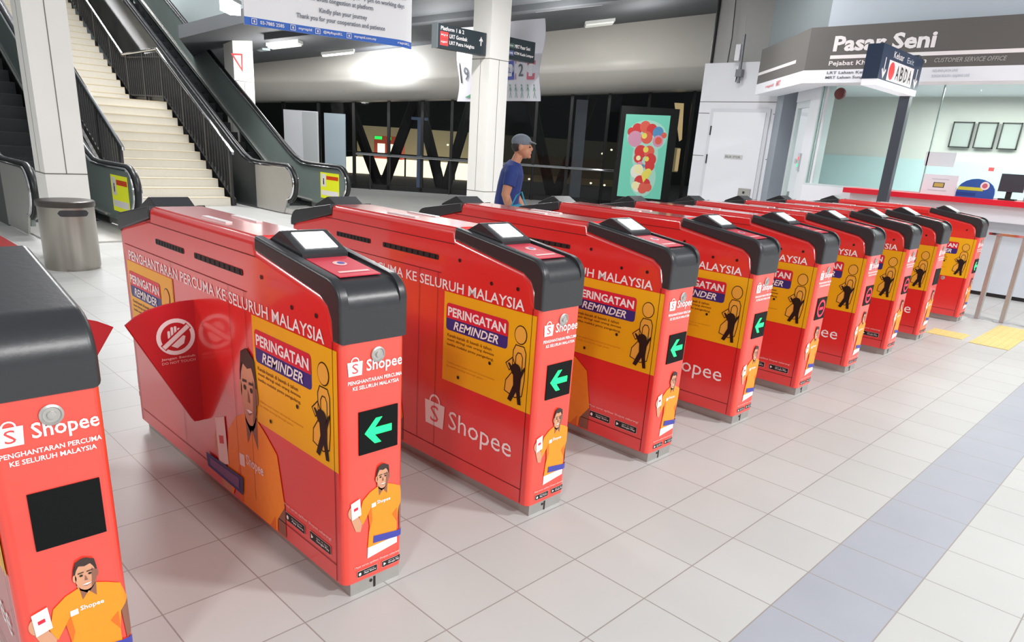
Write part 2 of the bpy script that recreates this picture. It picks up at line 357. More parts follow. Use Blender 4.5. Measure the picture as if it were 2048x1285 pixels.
def end_logo():
    mb = MB(); f = FRONT; bag_logo(mb, f, -.013, .768, .052, .060, WHITEV, RED); mb.text(f, 'Shopee', .052, .765, .184, .812, WHITEV, 1, .015); return mb.mesh('end_logo')
def end_slogan():
    mb = MB(); f = FRONT; mb.text(f, 'PENGHANTARAN PERCUMA', -.012, .741, .184, .753, WHITEV, 1, .02); mb.text(f, 'KE SELURUH MALAYSIA', .004, .722, .171, .734, WHITEV, 1, .02); return mb.mesh('end_slogan')
def end_man():
    mb = MB(); advert_man(mb, FRONT, -.018, .13, .214, .328); return mb.mesh('end_figure')
def end_badges():
    mb = MB(); mb.text(FRONT, 'Muat turun aplikasi Shopee sekarang!', .004, .105, .184, .115, PINKV, 1, .01); store_badges(mb, FRONT, .014, .072, .186, .094); return mb.mesh('end_badges')
def poster():
    mb = MB(); f = LEFT; U = lambda y: -y
    mb.rect(f, U(.552), .455, U(.018), .845, YEL, 1)
    a, b = U(.535), U(.163)
    mb.rect(f, a, .683, b, .80, NAVY, 2, .016)
    mb.rect(f, a, .735, b, .80, BADRED, 3, .016); mb.rect(f, a, .735, b, .755, BADRED, 4)
    mb.text(f, 'PERINGATAN', a+.012, .745, b-.012, .785, WHITEV, 5, .03); mb.text(f, 'REMINDER', a+.05, .692, b-.05, .728, WHITEV, 5, .02, .25)
    for k, t in enumerate(('Kanak-kanak di bawah 6 tahun', 'mesti diiringi oleh orang dewasa', 'ketika melalui pintu pengadang.')):
        mb.text(f, t, U(.525), .655-k*.021, U(.235 if k else .25), .669-k*.021, BROWNINK, 2, .02)
    for k, t in enumerate(('Children under 6 years old must be accompanied', 'by adults passing through gates.')):
        mb.text(f, t, U(.525), .535-k*.016, U(.225 if not k else .29), .545-k*.016, LBROWN, 2, .01, .2)
    # tall outlined adult with a black child in front
    hx, hz = U(.094), .757
    mb.ell(f, hx, hz, .034, .038, INK, 2); mb.ell(f, hx, hz, .030, .034, YEL, 3)
    mb.ell(f, hx, hz, .0295, .0335, mat('figure_tan_print', (238, 172, 64), .4), 4)
    TAN = MAT['figure_tan_print']
    body = [(hx-.034, .60), (hx-.034, .69), (hx-.022, .714), (hx+.022, .714), (hx+.034, .69), (hx+.034, .58), (hx+.026, .515), (hx-.01, .50), (hx-.07, .515), (hx-.066, .56)]
    mb.poly(f, body, TAN, 2); mb.ring(f, body, .004, INK, 3)
    arm = [(hx-.018, .60), (hx-.018, .67), (hx-.008, .685), (hx+.008, .685), (hx+.018, .67), (hx+.018, .60)]
    mb.ring(f, arm, .004, INK, 3, False)
    sl = [(hx-.07, .63), (hx-.035, .66), (hx-.02, .635), (hx-.05, .605)]
    mb.poly(f, sl, TAN, 3); mb.ring(f, sl, .004, INK, 4)
    mb.ell(f, hx-.012, .614, .028, .026, INK, 6)
    mb.poly(f, [(hx-.036, .60), (hx-.058, .632), (hx-.05, .636), (hx-.02, .612), (hx+.012, .61), (hx+.032, .636), (hx+.036, .628), (hx+.018, .585), (hx+.016, .535), (hx+.026, .478), (hx+.008, .476), (hx-.004, .525), (hx-.03, .478), (hx-.05, .484), (hx-.022, .55), (hx-.026, .59)], INK, 5)
    for u, v in ((U(.255), .603), (U(.444), .49)): mb.ell(f, u, v, .0075, .0075, INK, 6)
    return mb.mesh('warning_poster')
def side_lettering():
    mb = MB(); mb.text(LEFT, 'PENGHANTARAN PERCUMA KE SELURUH MALAYSIA', -1.74, .850, -.085, .893, WHITEV, 1, .012); return mb.mesh('side_lettering')
def side_logo(y1=.668):
    mb = MB(); o = y1-.668
    bag_logo(mb, LEFT, -.667-o, .217, .14, .155, WHITEV, RED)
    mb.text(LEFT, 'Shopee', -.498-o, .21, -.105-o, .322, WHITEV, 1, 0); return mb.mesh('side_logo')
def side_man(y1=.945):
    mb = MB(); mb.clip = .062; advert_man(mb, LEFT, -y1, -.39, .57, 1.105, 1, False); d = y1-.945
    mb.poly(LEFT, [(-1.02-d, .105), (-.70-d, .10), (-.69-d, .178), (-1.03-d, .165)], NAVY, 9); mb.poly(LEFT, [(-.99-d, .12), (-.73-d, .115), (-.725-d, .163), (-.995-d, .152)], mat('strip_violet_print', (120, 84, 140), .4), 10); return mb.mesh('advert_figure')
def side_badges():
    mb = MB(); mb.text(LEFT, 'Muat turun aplikasi Shopee sekarang!', -.38, .192, -.07, .206, PINKV, 1, .01); store_badges(mb, LEFT, -.37, .140, -.075, .172); return mb.mesh('store_badges')
def body_mesh():
    fl = [(0, .055), (0, .872), (.035, .90), (.05, .958), (.10, 1.0), (.49, 1.068), (.50, 1.108)]
    rr = [(1.44, 1.108), (1.45, 1.068), (GL-.06, 1.0), (GL-.02, .985), (GL, .972), (GL, .055)]
    pr = fl+rr; n = len(pr)
    mb = MB(); mb.prism([(XL, y, z) for y, z in pr], (XR-XL, 0, 0), RED, R_, 4, skip={n-1})
    f = LEFT                                                        # seams, vents and screw holes in the side panel
    for sgn in (0, 1):
        g = f if not sgn else Fr((XR+.0012, GL, 0), (0, 1, 0), (0, 0, 1))
        def U(y): return -y
        mb.rect(g, U(.043), .06, U(.040), .87, GROOVE, 1); mb.rect(g, U(1.80), .06, U(1.797), .87, GROOVE, 1)
        mb.rect(g, U(1.78), .118, U(.04), .121, GROOVE, 1); mb.rect(g, U(1.5), 1.045, U(.50), 1.048, GROOVE, 1)
        mb.rect(g, U(1.78), .915, U(.58), .918, GROOVE, 1)
        for y in (.60, .725, 1.25): mb.rect(g, U(y), .12, U(y-.002), .915, GROOVE, 2)
        for y1, y0 in ((1.39, 1.10), (1.0, .60)):
            mb.rect(g, U(y1), .967, U(y0), .989, SLIT, 1, .006)
            for k in range(10): yy = y0+(y1-y0)*(k+.5)/10; mb.rect(g, U(yy+.004), .970, U(yy-.004), .986, DISP, 2)
        for y, z in ((.465, .986), (.272, .925), (.127, .929)): mb.ell(g, U(y), z, .008, .008, INK, 2, 10)
    b0 = mb.mi(RED); b1 = mb.mi(ENDR)
    for k, f_ in enumerate(mb.f):
        if mb.m[k] == b0:
            ys = [mb.v[q].y for q in f_]
            if max(ys) < R_*.75 or min(ys) > GL-R_*.75: mb.m[k] = b1
    return mb.mesh('body')
def cap_mesh(rear=False):
    ridge = .5 if not rear else .40
    b0 = .868 if not rear else .968
    out = [(-.004, b0), (-.004, .975)] + arc(.071, .980, .076, 176, 98, 5) + [(ridge, 1.114), (ridge+.006, 1.066)]
    inn = [(.11, .994), (.065, .968), (.046, .93), (.042, .868)] if not rear else [(.11, .995), (.05, .982), (.03, .972), (.025, .968)]
    lo = [(-.004, b0), (-.004, .969 if rear else .965)] + arc(.071, .968, .075, 176, 98, 5) + [(ridge, 1.100), (ridge+.006, 1.066)]
    mb = MB(); rim = .030
    mb.prism([(XL-.004, y, z) for y, z in out+inn], (rim, 0, 0), BLACK, .011, 3, None, 'a')
    mb.prism([(XR+.004-rim, y, z) for y, z in out+inn], (rim, 0, 0), BLACK, .011, 3, None, 'b')
    mb.prism([(XL+rim-.004, y, z) for y, z in lo+inn], (XR-XL-2*rim+.008, 0, 0), BLACK)
    return mb.mesh('end_cap')
def plain_cap_mesh():
    out = [(-.004, .868), (-.004, .93)] + arc(.105, .930, .110, 174, 100, 7) + [(.5, 1.114), (.506, 1.066)]
    inn = [(.11, .994), (.065, .968), (.046, .93), (.042, .868)]
    return MB().prism([(XL-.004, y, z) for y, z in out+inn], (XR-XL+.008, 0, 0), BLACK, .018, 4).mesh('end_cap')
def housing_mesh():
    pr = [(.262, 1.055), (.262, 1.086), (.272, 1.093), (.385, 1.141), (.400, 1.142), (.475, 1.104), (.475, 1.06)]
    return MB().prism([(.0, y, z) for y, z in pr], (.163, 0, 0), BLACK, .004, 2).mesh('screen_housing')
SLOPE = Fr((0, .283, 1.0982), (1, 0, 0), Vector((0, .113, .048)).normalized())
def screen_mesh(): return MB().rect(SLOPE, .024, .0, .139, .098, SCREEN, 3, .004).mesh('screen')
PLFR = Fr((0, .07, 1.0475), (1, 0, 0), Vector((0, .43, .054)).normalized())
def plate_mesh():
    mb = MB(); mb.obox(PLFR(.010, 0, 0), PLFR.u*.143, PLFR.v*.19, PLFR.n*.003, PLATE)
    f = Fr(PLFR(0, 0, 0)+PLFR.n*.0033, PLFR.u, PLFR.v)
    mb.ell(f, .085, .12, .022, .022, PINKV, 1); mb.ell(f, .09, .122, .012, .012, STRIP, 2); mb.rect(f, .03, .03, .135, .045, PINKV, 1); return mb.mesh('reader_plate')
def top_mesh():
    mb = MB(); mb.box(XL+.02, XR-.02, .515, 1.425, 1.104, 1.112, RED)
    return mb.mesh('top_cover')
def strip_mesh(x):
    return MB().box(x-.012, x+.012, .84, 1.05, 1.110, 1.117, mat('top_strip_white', (232, 226, 226), .25)).mesh('top_strip')
def ring_mesh():
    mb = MB(); mb.lathe([(.024, 0), (.024, .004), (.019, .006), (.017, .003), (.010, .003), (.009, .008), (.004, .009)], STEEL, 24, (.093, -.001, .823), (0, -1, 0))
    return mb.mesh('sensor_ring')
def display_mesh(): return MB().box(.024, .167, -.004, .004, .507, .649, DISP).mesh('direction_display')
DFR = Fr((.0955, -.0048, .578), (1, 0, 0), (0, 0, 1))
def arrow_mesh():
    mb = MB(); P = [(-.053, -.002), (-.012, .042), (.012, .042), (-.016, .011), (.047, .011), (.047, -.013), (-.016, -.013), (.008, -.042), (-.016, -.042)]
    return mb.poly(DFR, P, GREEN, 1).mesh('green_arrow')
def noentry_mesh(dim=False):
    mb = MB(); pts = arc(0, 0, .05, 0, 360, 24)[:-1]; mb.ring(DFR, pts, .014, REDLED, 1); mb.rect(DFR, -.03, -.009, .03, .009, REDLED, 1); return mb.mesh('red_ring')
def plinth_mesh():
    mb = MB(); mb.box(-.004, .19, .012, GL-.012, 0, .06, PLINTH); mb.box(.085, .093, .0105, .012, .0, .04, SLIT); mb.ell(Fr((0, .0110, 0), (1, 0, 0), (0, 0, 1)), .075, .03, .006, .006, SLIT, 1); return mb.mesh('plinth')
def flap_mesh(side):
    x0 = XL if side < 0 else XR; sg = side
    pts = [(x0-sg*.02, .798), (x0+sg*.05, .797), (x0+sg*.11, .790), (x0+sg*.17, .776), (x0+sg*.215, .755), (x0+sg*.252, .728), (x0+sg*.047, .318), (x0+sg*.036, .30), (x0+sg*.02, .298), (x0-sg*.02, .30)]
    if side > 0: pts = [(x0+(x-x0)*1.30, z) for x, z in pts]        # the opposite wing stands a little further out
    mb = MB(); mb.prism([(x, 1.045, z) for x, z in pts], (0, .014, 0), FLAP, .003, 1)
    if side < 0:
        f = Fr((0, 1.0435, 0), (1, 0, 0), (0, 0, 1)); cx, cz = -.113, .663
        mb.ring(f, arc(cx, cz, .064, 0, 360, 32)[:-1], .016, WHITEV, 1)
        mb.poly(f, [(cx-.028, cz-.03), (cx+.002, cz-.046), (cx+.028, cz-.03), (cx+.036, cz-.002), (cx+.026, cz+.004), (cx+.018, cz-.004), (cx-.028, cz-.004)], WHITEV, 1)
        for k in range(4): mb.rect(f, cx-.03+k*.0125, cz-.006, cx-.0205+k*.0125, cz+(.026, .04, .042, .034)[k], WHITEV, 1, .004)
        d = Vector((.78, .62)); n = Vector((-.62, .78)); a = Vector((cx, cz))
        mb.poly(f, [tuple(a+d*p+n*q) for p, q in ((-.064, -.0145), (.064, -.0145), (.064, .0145), (-.064, .0145))], FLAP, 2)
        mb.poly(f, [tuple(a+d*p+n*q) for p, q in ((-.062, -.0085), (.062, -.0085), (.062, .0085), (-.062, .0085))], WHITEV, 3)
        mb.text(f, 'Jangan Sentuh', cx-.062, .572, cx+.066, .584, PINKV, 1, .02); mb.text(f, 'DO NOT TOUCH', cx-.06, .557, cx+.066, .567, PINKV, 1, .01)
    return mb.mesh('flap')

GM = dict(plain=plain_cap_mesh(), body=body_mesh(), cap=cap_mesh(), capr=cap_mesh(True), hous=housing_mesh(), screen=screen_mesh(), plate=plate_mesh(), top=top_mesh(), ring=ring_mesh(), disp=display_mesh(), arrow=arrow_mesh(), noent=noentry_mesh(), plinth=plinth_mesh(),
          poster=poster(), letter=side_lettering(), logo=side_logo(), logor=side_logo(1.45), man=side_man(), manr=side_man(1.40), badges=side_badges(), eb=end_badges(), el=end_logo(), es=end_slogan(), em=end_man(), st1=strip_mesh(.035), st2=strip_mesh(.150))
cxg = (XL+XR)/2
ROTM = Matrix.Translation((2*cxg, GL, 0)) @ Matrix.Rotation(PI, 4, 'Z')           # same part turned round to the other end of the gate
def part(name, me, parent, turned=False, dy=0):
    o = bpy.data.objects.new(name, me); col.objects.link(o); o.parent = parent
    if name in ('body', 'end_cap', 'screen_housing'): wn = o.modifiers.new('normals', 'WEIGHTED_NORMAL'); wn.keep_sharp = True; wn.weight = 100
    if turned: o.matrix_local = ROTM @ Matrix.Translation((0, -dy, 0)) if dy else ROTM
    return o
GATE_LABELS = [
    'nearest red ticket gate, cut off by the left edge, with a blank black display',
    'red ticket gate with a red no-touch flap sticking out of its left side',
    'red ticket gate with the large white shopping-bag logo fully visible on its side',
    'fourth red ticket gate from the left, download badges low on its side',
    'fifth red ticket gate from the left, next before those showing red rings',
    'sixth red ticket gate from the left, nearest one showing a red ring',
    'red ticket gate, seventh from the left, between two gates that also show red rings',
    'red ticket gate, eighth from the left, farthest of those with a lit red ring',
    'red ticket gate second from the service counter end, with a bright yellow poster',
    'last red ticket gate beside the steel rail and service counter']
for i in range(10):
    x = (i-1)*GP if i < 9 else 7.285
    g = thing('ticket_gate', GATE_LABELS[i], 'ticket gate', (x, 0, 0), 0, 'red ticket gates in a row')
    part('plinth', GM['plinth'], g); part('body', GM['body'], g); part('top_cover', GM['top'], g); part('top_strip', GM['st1'], g); part('top_strip', GM['st2'], g)
    for t in (False, True):
        part('end_cap', GM['capr' if t else 'plain' if i == 0 else 'cap'], g, t)
        if t or i:                                  # the nearest gate has a plain cap at this end
            h = part('screen_housing', GM['hous'], g, t, .08 if t else 0); part('screen', GM['screen'], h)
            part('reader_plate', GM['plate'], g, t)
        part('end_logo', GM['el'], g, t); part('end_slogan', GM['es'], g, t); part('advert_figure', GM['em'], g, t); part('store_badges', GM['eb'], g, t)
        part('sensor_ring', GM['ring'], g, t)
        d = part('direction_display', GM['disp'], g, t)
        if (i in (1, 2, 3, 4, 9) and not t): part('green_arrow', GM['arrow'], d)
        if i in (5, 6, 7) and not t: part('red_ring', GM['noent'], d)
        part('warning_poster', GM['poster'], g, t); q = part('warning_poster', GM['poster'], g); q.matrix_local = (ROTM if t else Matrix.Identity(4)) @ Matrix.Translation((0, 1.225, 0))
        if i < 8: part('side_lettering', GM['letter'], g, t)
        if i < 9:
            if i % 2: part('advert_figure', GM['man'], g, t); part('store_badges', GM['badges'], g, t)
            else: part('side_logo', GM['logo'], g, t)
    if i < 9:
        if i % 2: pass
        else: part('advert_figure', GM['manr'], g)
    if i == 1: part('flap', flap_mesh(-1), g)
    if i == 0: part('flap', flap_mesh(1), g)
    if i == 9:
        mb = MB(); mb.rect(LEFT, -.36, .17, -.29, .235, STRIP, 1); mb.poly(LEFT, [(-.35, .18), (-.32, .20), (-.335, .23)], WHITEV, 2); mb.build('blue_sticker', g)
        MB().lathe([(.02, 0), (.02, .004), (.012, .006)], STEEL, 16, (XL, .23, .43), (-1, 0, 0)).build('lock', g)

# ------------------------------------------------------------------ tactile tiles
YT = mat('tactile_yellow', (216, 194, 122), .6, noise=.05)
def tactile(x0, x1, y0, y1, n, label):
    mb = MB(); mb.box(x0, x1, y0, y1, .0005, .004, YT)
    nx = int((x1-x0)/.06); ny = int((y1-y0)/.06)
    for i in range(nx):
        for j in range(ny): cx = x0+(i+.5)*(x1-x0)/nx; cy = y0+(j+.5)*(y1-y0)/ny; mb.lathe([(.015, .004), (.011, .007)], YT, 6, (cx, cy, 0))
    return tag(mb.build('tactile_tile'), label, 'tactile paving', 'yellow tactile tiles on the floor')
tactile(6.34, 6.95, -.63, -.32, 0, 'left half of the yellow tactile patch on the floor in front of the last gates')
tactile(6.955, 7.56, -.63, -.32, 0, 'right half of the yellow tactile patch, nearest the steel rail')
tactile(6.40, 6.70, -.25, .06, 0, 'short yellow tactile tile between the last two ticket gates')

# ------------------------------------------------------------------ litter bin
t = thing('litter_bin', 'round stainless litter bin with a dark rim in front of the left column', 'bin', (.86, 6.42, 0))
b_ = MB(); b_.lathe([(.235, .0), (.245, .03), (.245, .61), (.235, .615)], mat('bin_steel', (168, 163, 155), .27, 1, noise=.05, nscale=4), 40); b_.build('body', t)
b_ = MB(); b_.lathe([(.252, .612), (.256, .62), (.256, .66), (.245, .668), (.20, .668)], mat('bin_rim', (70, 66, 62), .35, .5), 40); b_.build('rim', t)
mb = MB()
pts = [(-.09, 0)] + []
def on_bin(a, z): return (.2475*math.sin(a), -.2475*math.cos(a), z)
A0, A1 = -.55, .60; prof = []
N_ = 14
top = [on_bin(A0+(A1-A0)*k/N_, 0.560+.030*math.sqrt(max(0, 1-(max(0, abs(k/N_-.5)-.36)/.14)**2))) for k in range(N_+1)]
bot = [on_bin(A0+(A1-A0)*k/N_, 0.560-.030*math.sqrt(max(0, 1-(max(0, abs(k/N_-.5)-.36)/.14)**2))) for k in range(N_+1)]
mb.add(top+bot, [(N_+1+k, N_+2+k, k+1, k) for k in range(N_)], mat('bin_slot', (46, 44, 48), .4)); mb.build('slot', t)

# ------------------------------------------------------------------ columns
def column(cx, cy, w_, h_, label, seam_z):
    mb = MB(); a = w_/2
    mb.box(cx-a, cx+a, cy-a, cy+a, 0, h_, COLW)
    e = .0015; lo, hi = seam_z
    for z in (lo, hi): mb.box(cx-a-e, cx+a+e, cy-a-e, cy+a+e, z-.006, z+.006, SEAM)
    for s_ in (-1, 1):
        mb.box(cx-.005, cx+.005, cy+s_*a-e, cy+s_*a+e, lo, hi, SEAM); mb.box(cx+s_*a-e, cx+s_*a+e, cy-.005, cy+.005, lo, hi, SEAM)
    return tag(mb.build('column'), label, 'column')
column(1.05, 7.2, .39, 4.4, 'pale panelled column behind the litter bin at the left', (.875, 4.3))
column(8.22, 8.30, .46, 4.1, 'pale panelled column in the middle with dark platform signs on both sides', (.62, 2.86))
o = column(6.72, 15.0, .46, 3.5, 'pale column behind the escalator with a red triangle sticker', (.6, 2.45))
mb = MB(); f = Fr((6.72, 15.0-.2325, 0), (1, 0, 0), (0, 0, 1)); RS = mat('sticker_red', (226, 60, 60), .5)
mb.ring(f, [(-.25, 2.98), (-.03, 3.0), (-.04, 2.68)], .035, RS, 1); s_ = mb.build('triangle_sticker', o)

# ------------------------------------------------------------------ staircase
SX0, SX1 = 3.22, 5.04; SY = 12.1; RISE, RUN = .1563, .2565; NST = 12
t = thing('staircase', 'wide cream staircase rising between two escalators', 'staircase', (0, 0, 0))
def flight(y0, z0, n, name):
    pts = [(y0, max(0, z0-.3) if z0 else 0)]
    for k in range(n): pts += [(y0+k*RUN, z0+k*RISE), (y0+k*RUN, z0+(k+1)*RISE)]
    pts += [(y0+n*RUN, z0+n*RISE), (y0+n*RUN, max(0, z0+n*RISE-.45)) ]
    if z0 == 0: pts += [(y0+.6, 0)]
    mb = MB(); mb.prism([(SX0, y, z) for y, z in pts], (SX1-SX0, 0, 0), STAIRM)
    for k in range(n): mb.box(SX0, SX1, y0+k*RUN-.004, y0+k*RUN+.03, z0+(k+1)*RISE-.012, z0+(k+1)*RISE+.002, mat('stair_nosing', (206, 190, 156), .5))
    mb.build(name, t)
flight(SY, 0, 12, 'lower_flight')
YL0 = SY+12*RUN; ZL = 12*RISE
MB().box(SX0, SX1, YL0, YL0+2.0, ZL-.3, ZL, STAIRM).build('landing', t)
flight(YL0+2.0, ZL, 16, 'upper_flight')
def railing(x, label, side):
    r = thing('stair_railing', label, 'railing', (0, 0, 0), 0, 'stair railings with dark balusters')
    path = [(12.05, 1.03), (15.35, 2.93), (17.45, 2.90), (17.55, 2.93), (21.6, 5.35)]
    mb = MB(); mb.tube([(x, 12.0, .96), (x, 12.0, 1.0)]+[(x, y, z) for y, z in path], .03, CHROME, 8); mb.build('handrail', r)
    def top(y):
        for (a, za), (b, zb) in zip(path, path[1:]):
            if a <= y <= b: return za+(zb-za)*(y-a)/(b-a)
        return path[0][1]
    def base(y):
        if y < YL0: return max(0, (y-SY)/RUN*RISE+.03)
        if y < YL0+2: return ZL
        return ZL+(y-YL0-2)/RUN*RISE+.03
    y = 12.12; k = 0
    while y < 21.4:
        big = k % 8 == 0; wd = .035 if big else .011; zt = top(y)-.06
        z0 = base(y)-(.12 if big else -.12)
        MB().box(x-.012-wd*.3, x+.012+wd*.3, y-wd, y+wd, max(0, z0), zt+(.05 if big else 0), DARKM).build('post' if big else 'baluster', r)
        y += .128; k += 1
    for nm, off in (('top_bar', -.07), ('bottom_bar', None)):
        pts = []
        for y in (12.12, 12.7, 14, YL0, YL0+.02, YL0+2, YL0+2.4, 19, 21.4): pts.append((x, y, top(y)+off if off else base(y)+.12))
        MB().tube(pts, .018, DARKM, 6).build(nm, r)
    return r
railing(SX1+.05, 'dark baluster railing with silver handrail on the right side of the stairs', 1)
railing(SX0-.05, 'dark baluster railing with silver handrail on the left side of the stairs', -1)
# dark stepped skirting wall under the right railing of the upper flight
mb = MB(); mb.prism([(SX1+.10, y, z) for y, z in ((12.2, .0), (12.2, .12), (YL0, ZL+.12), (YL0+2, ZL+.12), (21.5, ZL+2.2), (21.5, 0))], (.06, 0, 0), DARKM); struct(mb.build('trim_1'))
mb = MB(); mb.prism([(SX0-.15, y, z) for y, z in ((12.2, .0), (12.2, .12), (YL0, ZL+.12), (YL0+2, ZL+.12), (21.5, ZL+2.2), (21.5, 0))], (.06, 0, 0), DARKM); struct(mb.build('trim_2'))

# ------------------------------------------------------------------ escalators
def escalator(xl, xr, yn, label, rise):
    e = thing('escalator', label, 'escalator', (0, 0, 0), 0, 'escalators beside the stairs')
    R = .315; zc = .55; yr = yn+rise; SL = .56; ytop = yr+9.0
    def hand(off=0): 
        P = [(yn+R+R*math.cos(a), zc+R*math.sin(a)) for a in [math.radians(d) for d in range(270, 85, -15)]]
        P += [(yr-.5, zc+R), (yr-.2, zc+R+.02), (yr+.1, zc+R+.12), (yr+.5, zc+R+.33), (ytop, zc+R+.33+(ytop-yr-.5)*SL)]
        return P
    for nm, x, inner in (('left', xl, 1), ('right', xr, -1)):
        hp = hand()
        mb = MB(); pan = hp[:] + [(ytop, zc+R+.33+(ytop-yr-.5)*SL-.95), (yr+.5, .25), (yr-.2, .12), (yn+.35, .12)]
        mb.prism([(x-.025, y, z) for y, z in pan], (.05, 0, 0), ESCG); bp_ = mb.build('balustrade', e)
        # outer cladding: steel at the newel, dark higher up
        ox = x-.06 if nm == 'left' else x+.035
        mb = MB(); mb.prism([(ox, y, z) for y, z in [(yn+R+(R-.05)*math.cos(math.radians(d)), zc+(R-.05)*math.sin(math.radians(d))) for d in range(255, 89, -15)]+[(yr-.45, zc+R-.05), (yr-.45, .02), (yn+.4, .02)]], (.025, 0, 0), STEEL); mb.build('newel_cladding', bp_)
        mb = MB(); mb.prism([(ox, y, z) for y, z in [(yr-.45, .0), (yr-.45, zc+R-.06), (yr+.1, zc+R+.05), (yr+.5, zc+R+.26), (ytop, zc+R+.26+(ytop-yr-.5)*SL), (ytop, 1.2+(ytop-yr-2.5)*SL), (yr+2.5, 0)]], (.025, 0, 0), ESCD); mb.build('outer_cladding', e)
        mb = MB(); mb.tube([(x, y, z) for y, z in hp], .045, RUBBER, 10, flat=(.9, .75)); mb.build('handrail', e)
        mb = MB()
        for dx in (-.045, .045): mb.tube([(x+dx, y, z) for y, z in [(yn+R+(R-.035)*math.cos(math.radians(d)), zc+(R-.035)*math.sin(math.radians(d))) for d in range(265, 85, -10)]+[(yr-.5, zc+R-.035), (yr-.2, zc+R-.015), (yr+.1, zc+R+.085), (yr+.5, zc+R+.295), (ytop, zc+R+.295+(ytop-yr-.5)*SL)]], .02, CHROME, 8)
        mb.build('chrome_trim', bp_)
        mb = MB(); ix = x+inner*.04
        mb.tube([(ix, yr-.6, .16), (ix, yr+.1, .18), (ix, yr+.5, .36), (ix, ytop, .36+(ytop-yr-.5)*SL)], .02, STEEL, 6); mb.build('skirt_rail', e)
    mb = MB(); mb.box(xl, xr, yn-.45, yn+1.6, .001, .02, STEEL); mb.build('comb_plate', e)
    n = 38; st = MB(); SD = mat('escalator_step', (40, 42, 46), .45, .3, noise=.2, nscale=30)
    pts = [(yn+1.6, 0)]
    for k in range(n): y = yn+1.6+k*.36; z = max(.02, (y-.2-yr)*SL+.02); pts += [(y, z-.0), (y+.36, z)]
    pts += [(yn+1.6+n*.36, pts[-1][1]-.6), (yr+2.6, 0)]
    st.prism([(xl+.05, y, z) for y, z in pts], (xr-xl-.1, 0, 0), SD)
    for k in range(n): y = yn+1.6+k*.36; z = max(.02, (y-.2-yr)*SL+.02); st.box(xl+.05, xr-.05, y-.003, y+.02, z-.01, z+.004, DARKM)
    st.build('step_band', e)
    # yellow safety sticker on the inside of the right balustrade
    f = Fr((xr-.027, 0, 0), (0, -1, 0), (0, 0, 1)); mb = MB(); y0, y1 = yn+.30, yn+.98
    YS = mat('sticker_yellow', (226, 232, 40), .5, emit=.12)
    mb.rect(f, -y1, .24, -y0, .73, YS, 1); mb.rect(f, -y1+.04, .46, -y1+.20, .70, WHITEV, 2); mb.rect(f, -y1+.22, .60, -y0-.03, .67, mat('sticker_orange', (220, 70, 20), .5), 2); mb.rect(f, -y1+.03, .30, -y0-.03, .39, WHITEV, 2)
    mb.ell(f, -y1+.12, .60, .02, .02, INK, 3); mb.rect(f, -y1+.10, .50, -y1+.14, .58, INK, 3); mb.build('safety_sticker', e)
    return e
escalator(5.42, 6.5, 10.2, 'escalator with a yellow sticker right of the cream stairs', 1.9)
escalator(1.05, 2.2, 8.45, 'escalator partly hidden behind the column at the left', 1.9)

# ------------------------------------------------------------------ ceiling, bulkhead, back glass wall
def ceil_z(s_): return 4.32+.16*s_
mb = MB(); A = [H(-8.3, 8, ceil_z(-8.3)+.0), H(6.4, 8, ceil_z(6.4)), H(6.4, 21, ceil_z(6.4)), H(-8.3, 21, ceil_z(-8.3))]
A = [H(a, b, ceil_z(a)) for a, b in ((-2.6, 11.5), (4.4, 11.5), (5.2, 21.4), (-9.2, 21.4), (-7.4, 16.0), (-5.6, 15.1))]
mb.prism(A, (0, 0, .25), CEIL); struct(mb.build('ceiling'))
# ceiling ribs
for k, D in enumerate((13.5, 16.5)):
    mb = MB(); a0 = -2.6 if D < 14 else -5.8; mb.prism([H(a0, D, ceil_z(a0)-.12), H(4.4, D, ceil_z(4.4)-.12), H(4.4, D, ceil_z(4.4)+.05), H(a0, D, ceil_z(a0)+.05)], tuple(FW*.35), CEIL); struct(mb.build('trim_%d' % (k+3)))
SB = [-9.2, -7.6, -5.0, -1.95, .2, 2.4, 4.6, 5.4]
ZB = [2.08, 2.19, 2.36, 2.60, 2.84, 3.03, 3.23, 3.30]
ZM = [2.52, 2.64, 2.80, 3.10, 3.32, 3.54, 3.77, 3.86]
mb = MB(); vs_ = []; secs = []
for s_, zb, zm in zip(SB, ZB, ZM):
    zt = ceil_z(s_)+.1; ring = [(21.05, zb), (20.75, zb+.02), (20.45, zb+(zm-zb)*.45), (20.2, zm-.03), (20.17, zm+.02)]
    for k in range(1, 7): q = k/6; ring.append((20.17+.45*(1-math.cos(q*PI/2))*1.0, zm+.02+(zt-zm)*q))
    ring.append((21.6, zt)); ring.append((21.6, zb)); secs.append([H(s_, D, z) for D, z in ring])
n = len(secs[0]); vs_ = [v for s_ in secs for v in s_]; fs = []
for i in range(len(secs)-1):
    for k in range(n): fs.append((i*n+k, i*n+(k+1) % n, (i+1)*n+(k+1) % n, (i+1)*n+k))
fs += [list(range(n)), [(len(secs)-1)*n+k for k in range(n)][::-1]]
mb.add(vs_, fs, BEIGE, True); struct(mb.build('wall_bulkhead'))
def zb_at(s_):
    for (a, za), (b, zb) in zip(list(zip(SB, ZB)), list(zip(SB, ZB))[1:]):
        if a <= s_ <= b: return za+(zb-za)*(s_-a)/(b-a)
    return ZB[0] if s_ < SB[0] else ZB[-1]
GLS = glassmat('night_glass', (.74, .78, .78), .2, .03)
wdw = MB()
frm = MB(); ss = [-9.0, -8.0, -7.0, -6.0, -5.0, -4.0, -3.04, -2.2, -1.0, .18, 1.16, 2.2, 3.31, 4.55, 5.3]
for s_ in ss: frm.obox(H(s_-.04, 21.2, 0), tuple(RT*.08), tuple(FW*.12), (0, 0, zb_at(s_)+.05), FRAME)
frm.obox(H(-9, 21.2, 0), tuple(RT*14.3), tuple(FW*.12), (0, 0, .12), FRAME)
fo = struct(frm.build('window_1'))
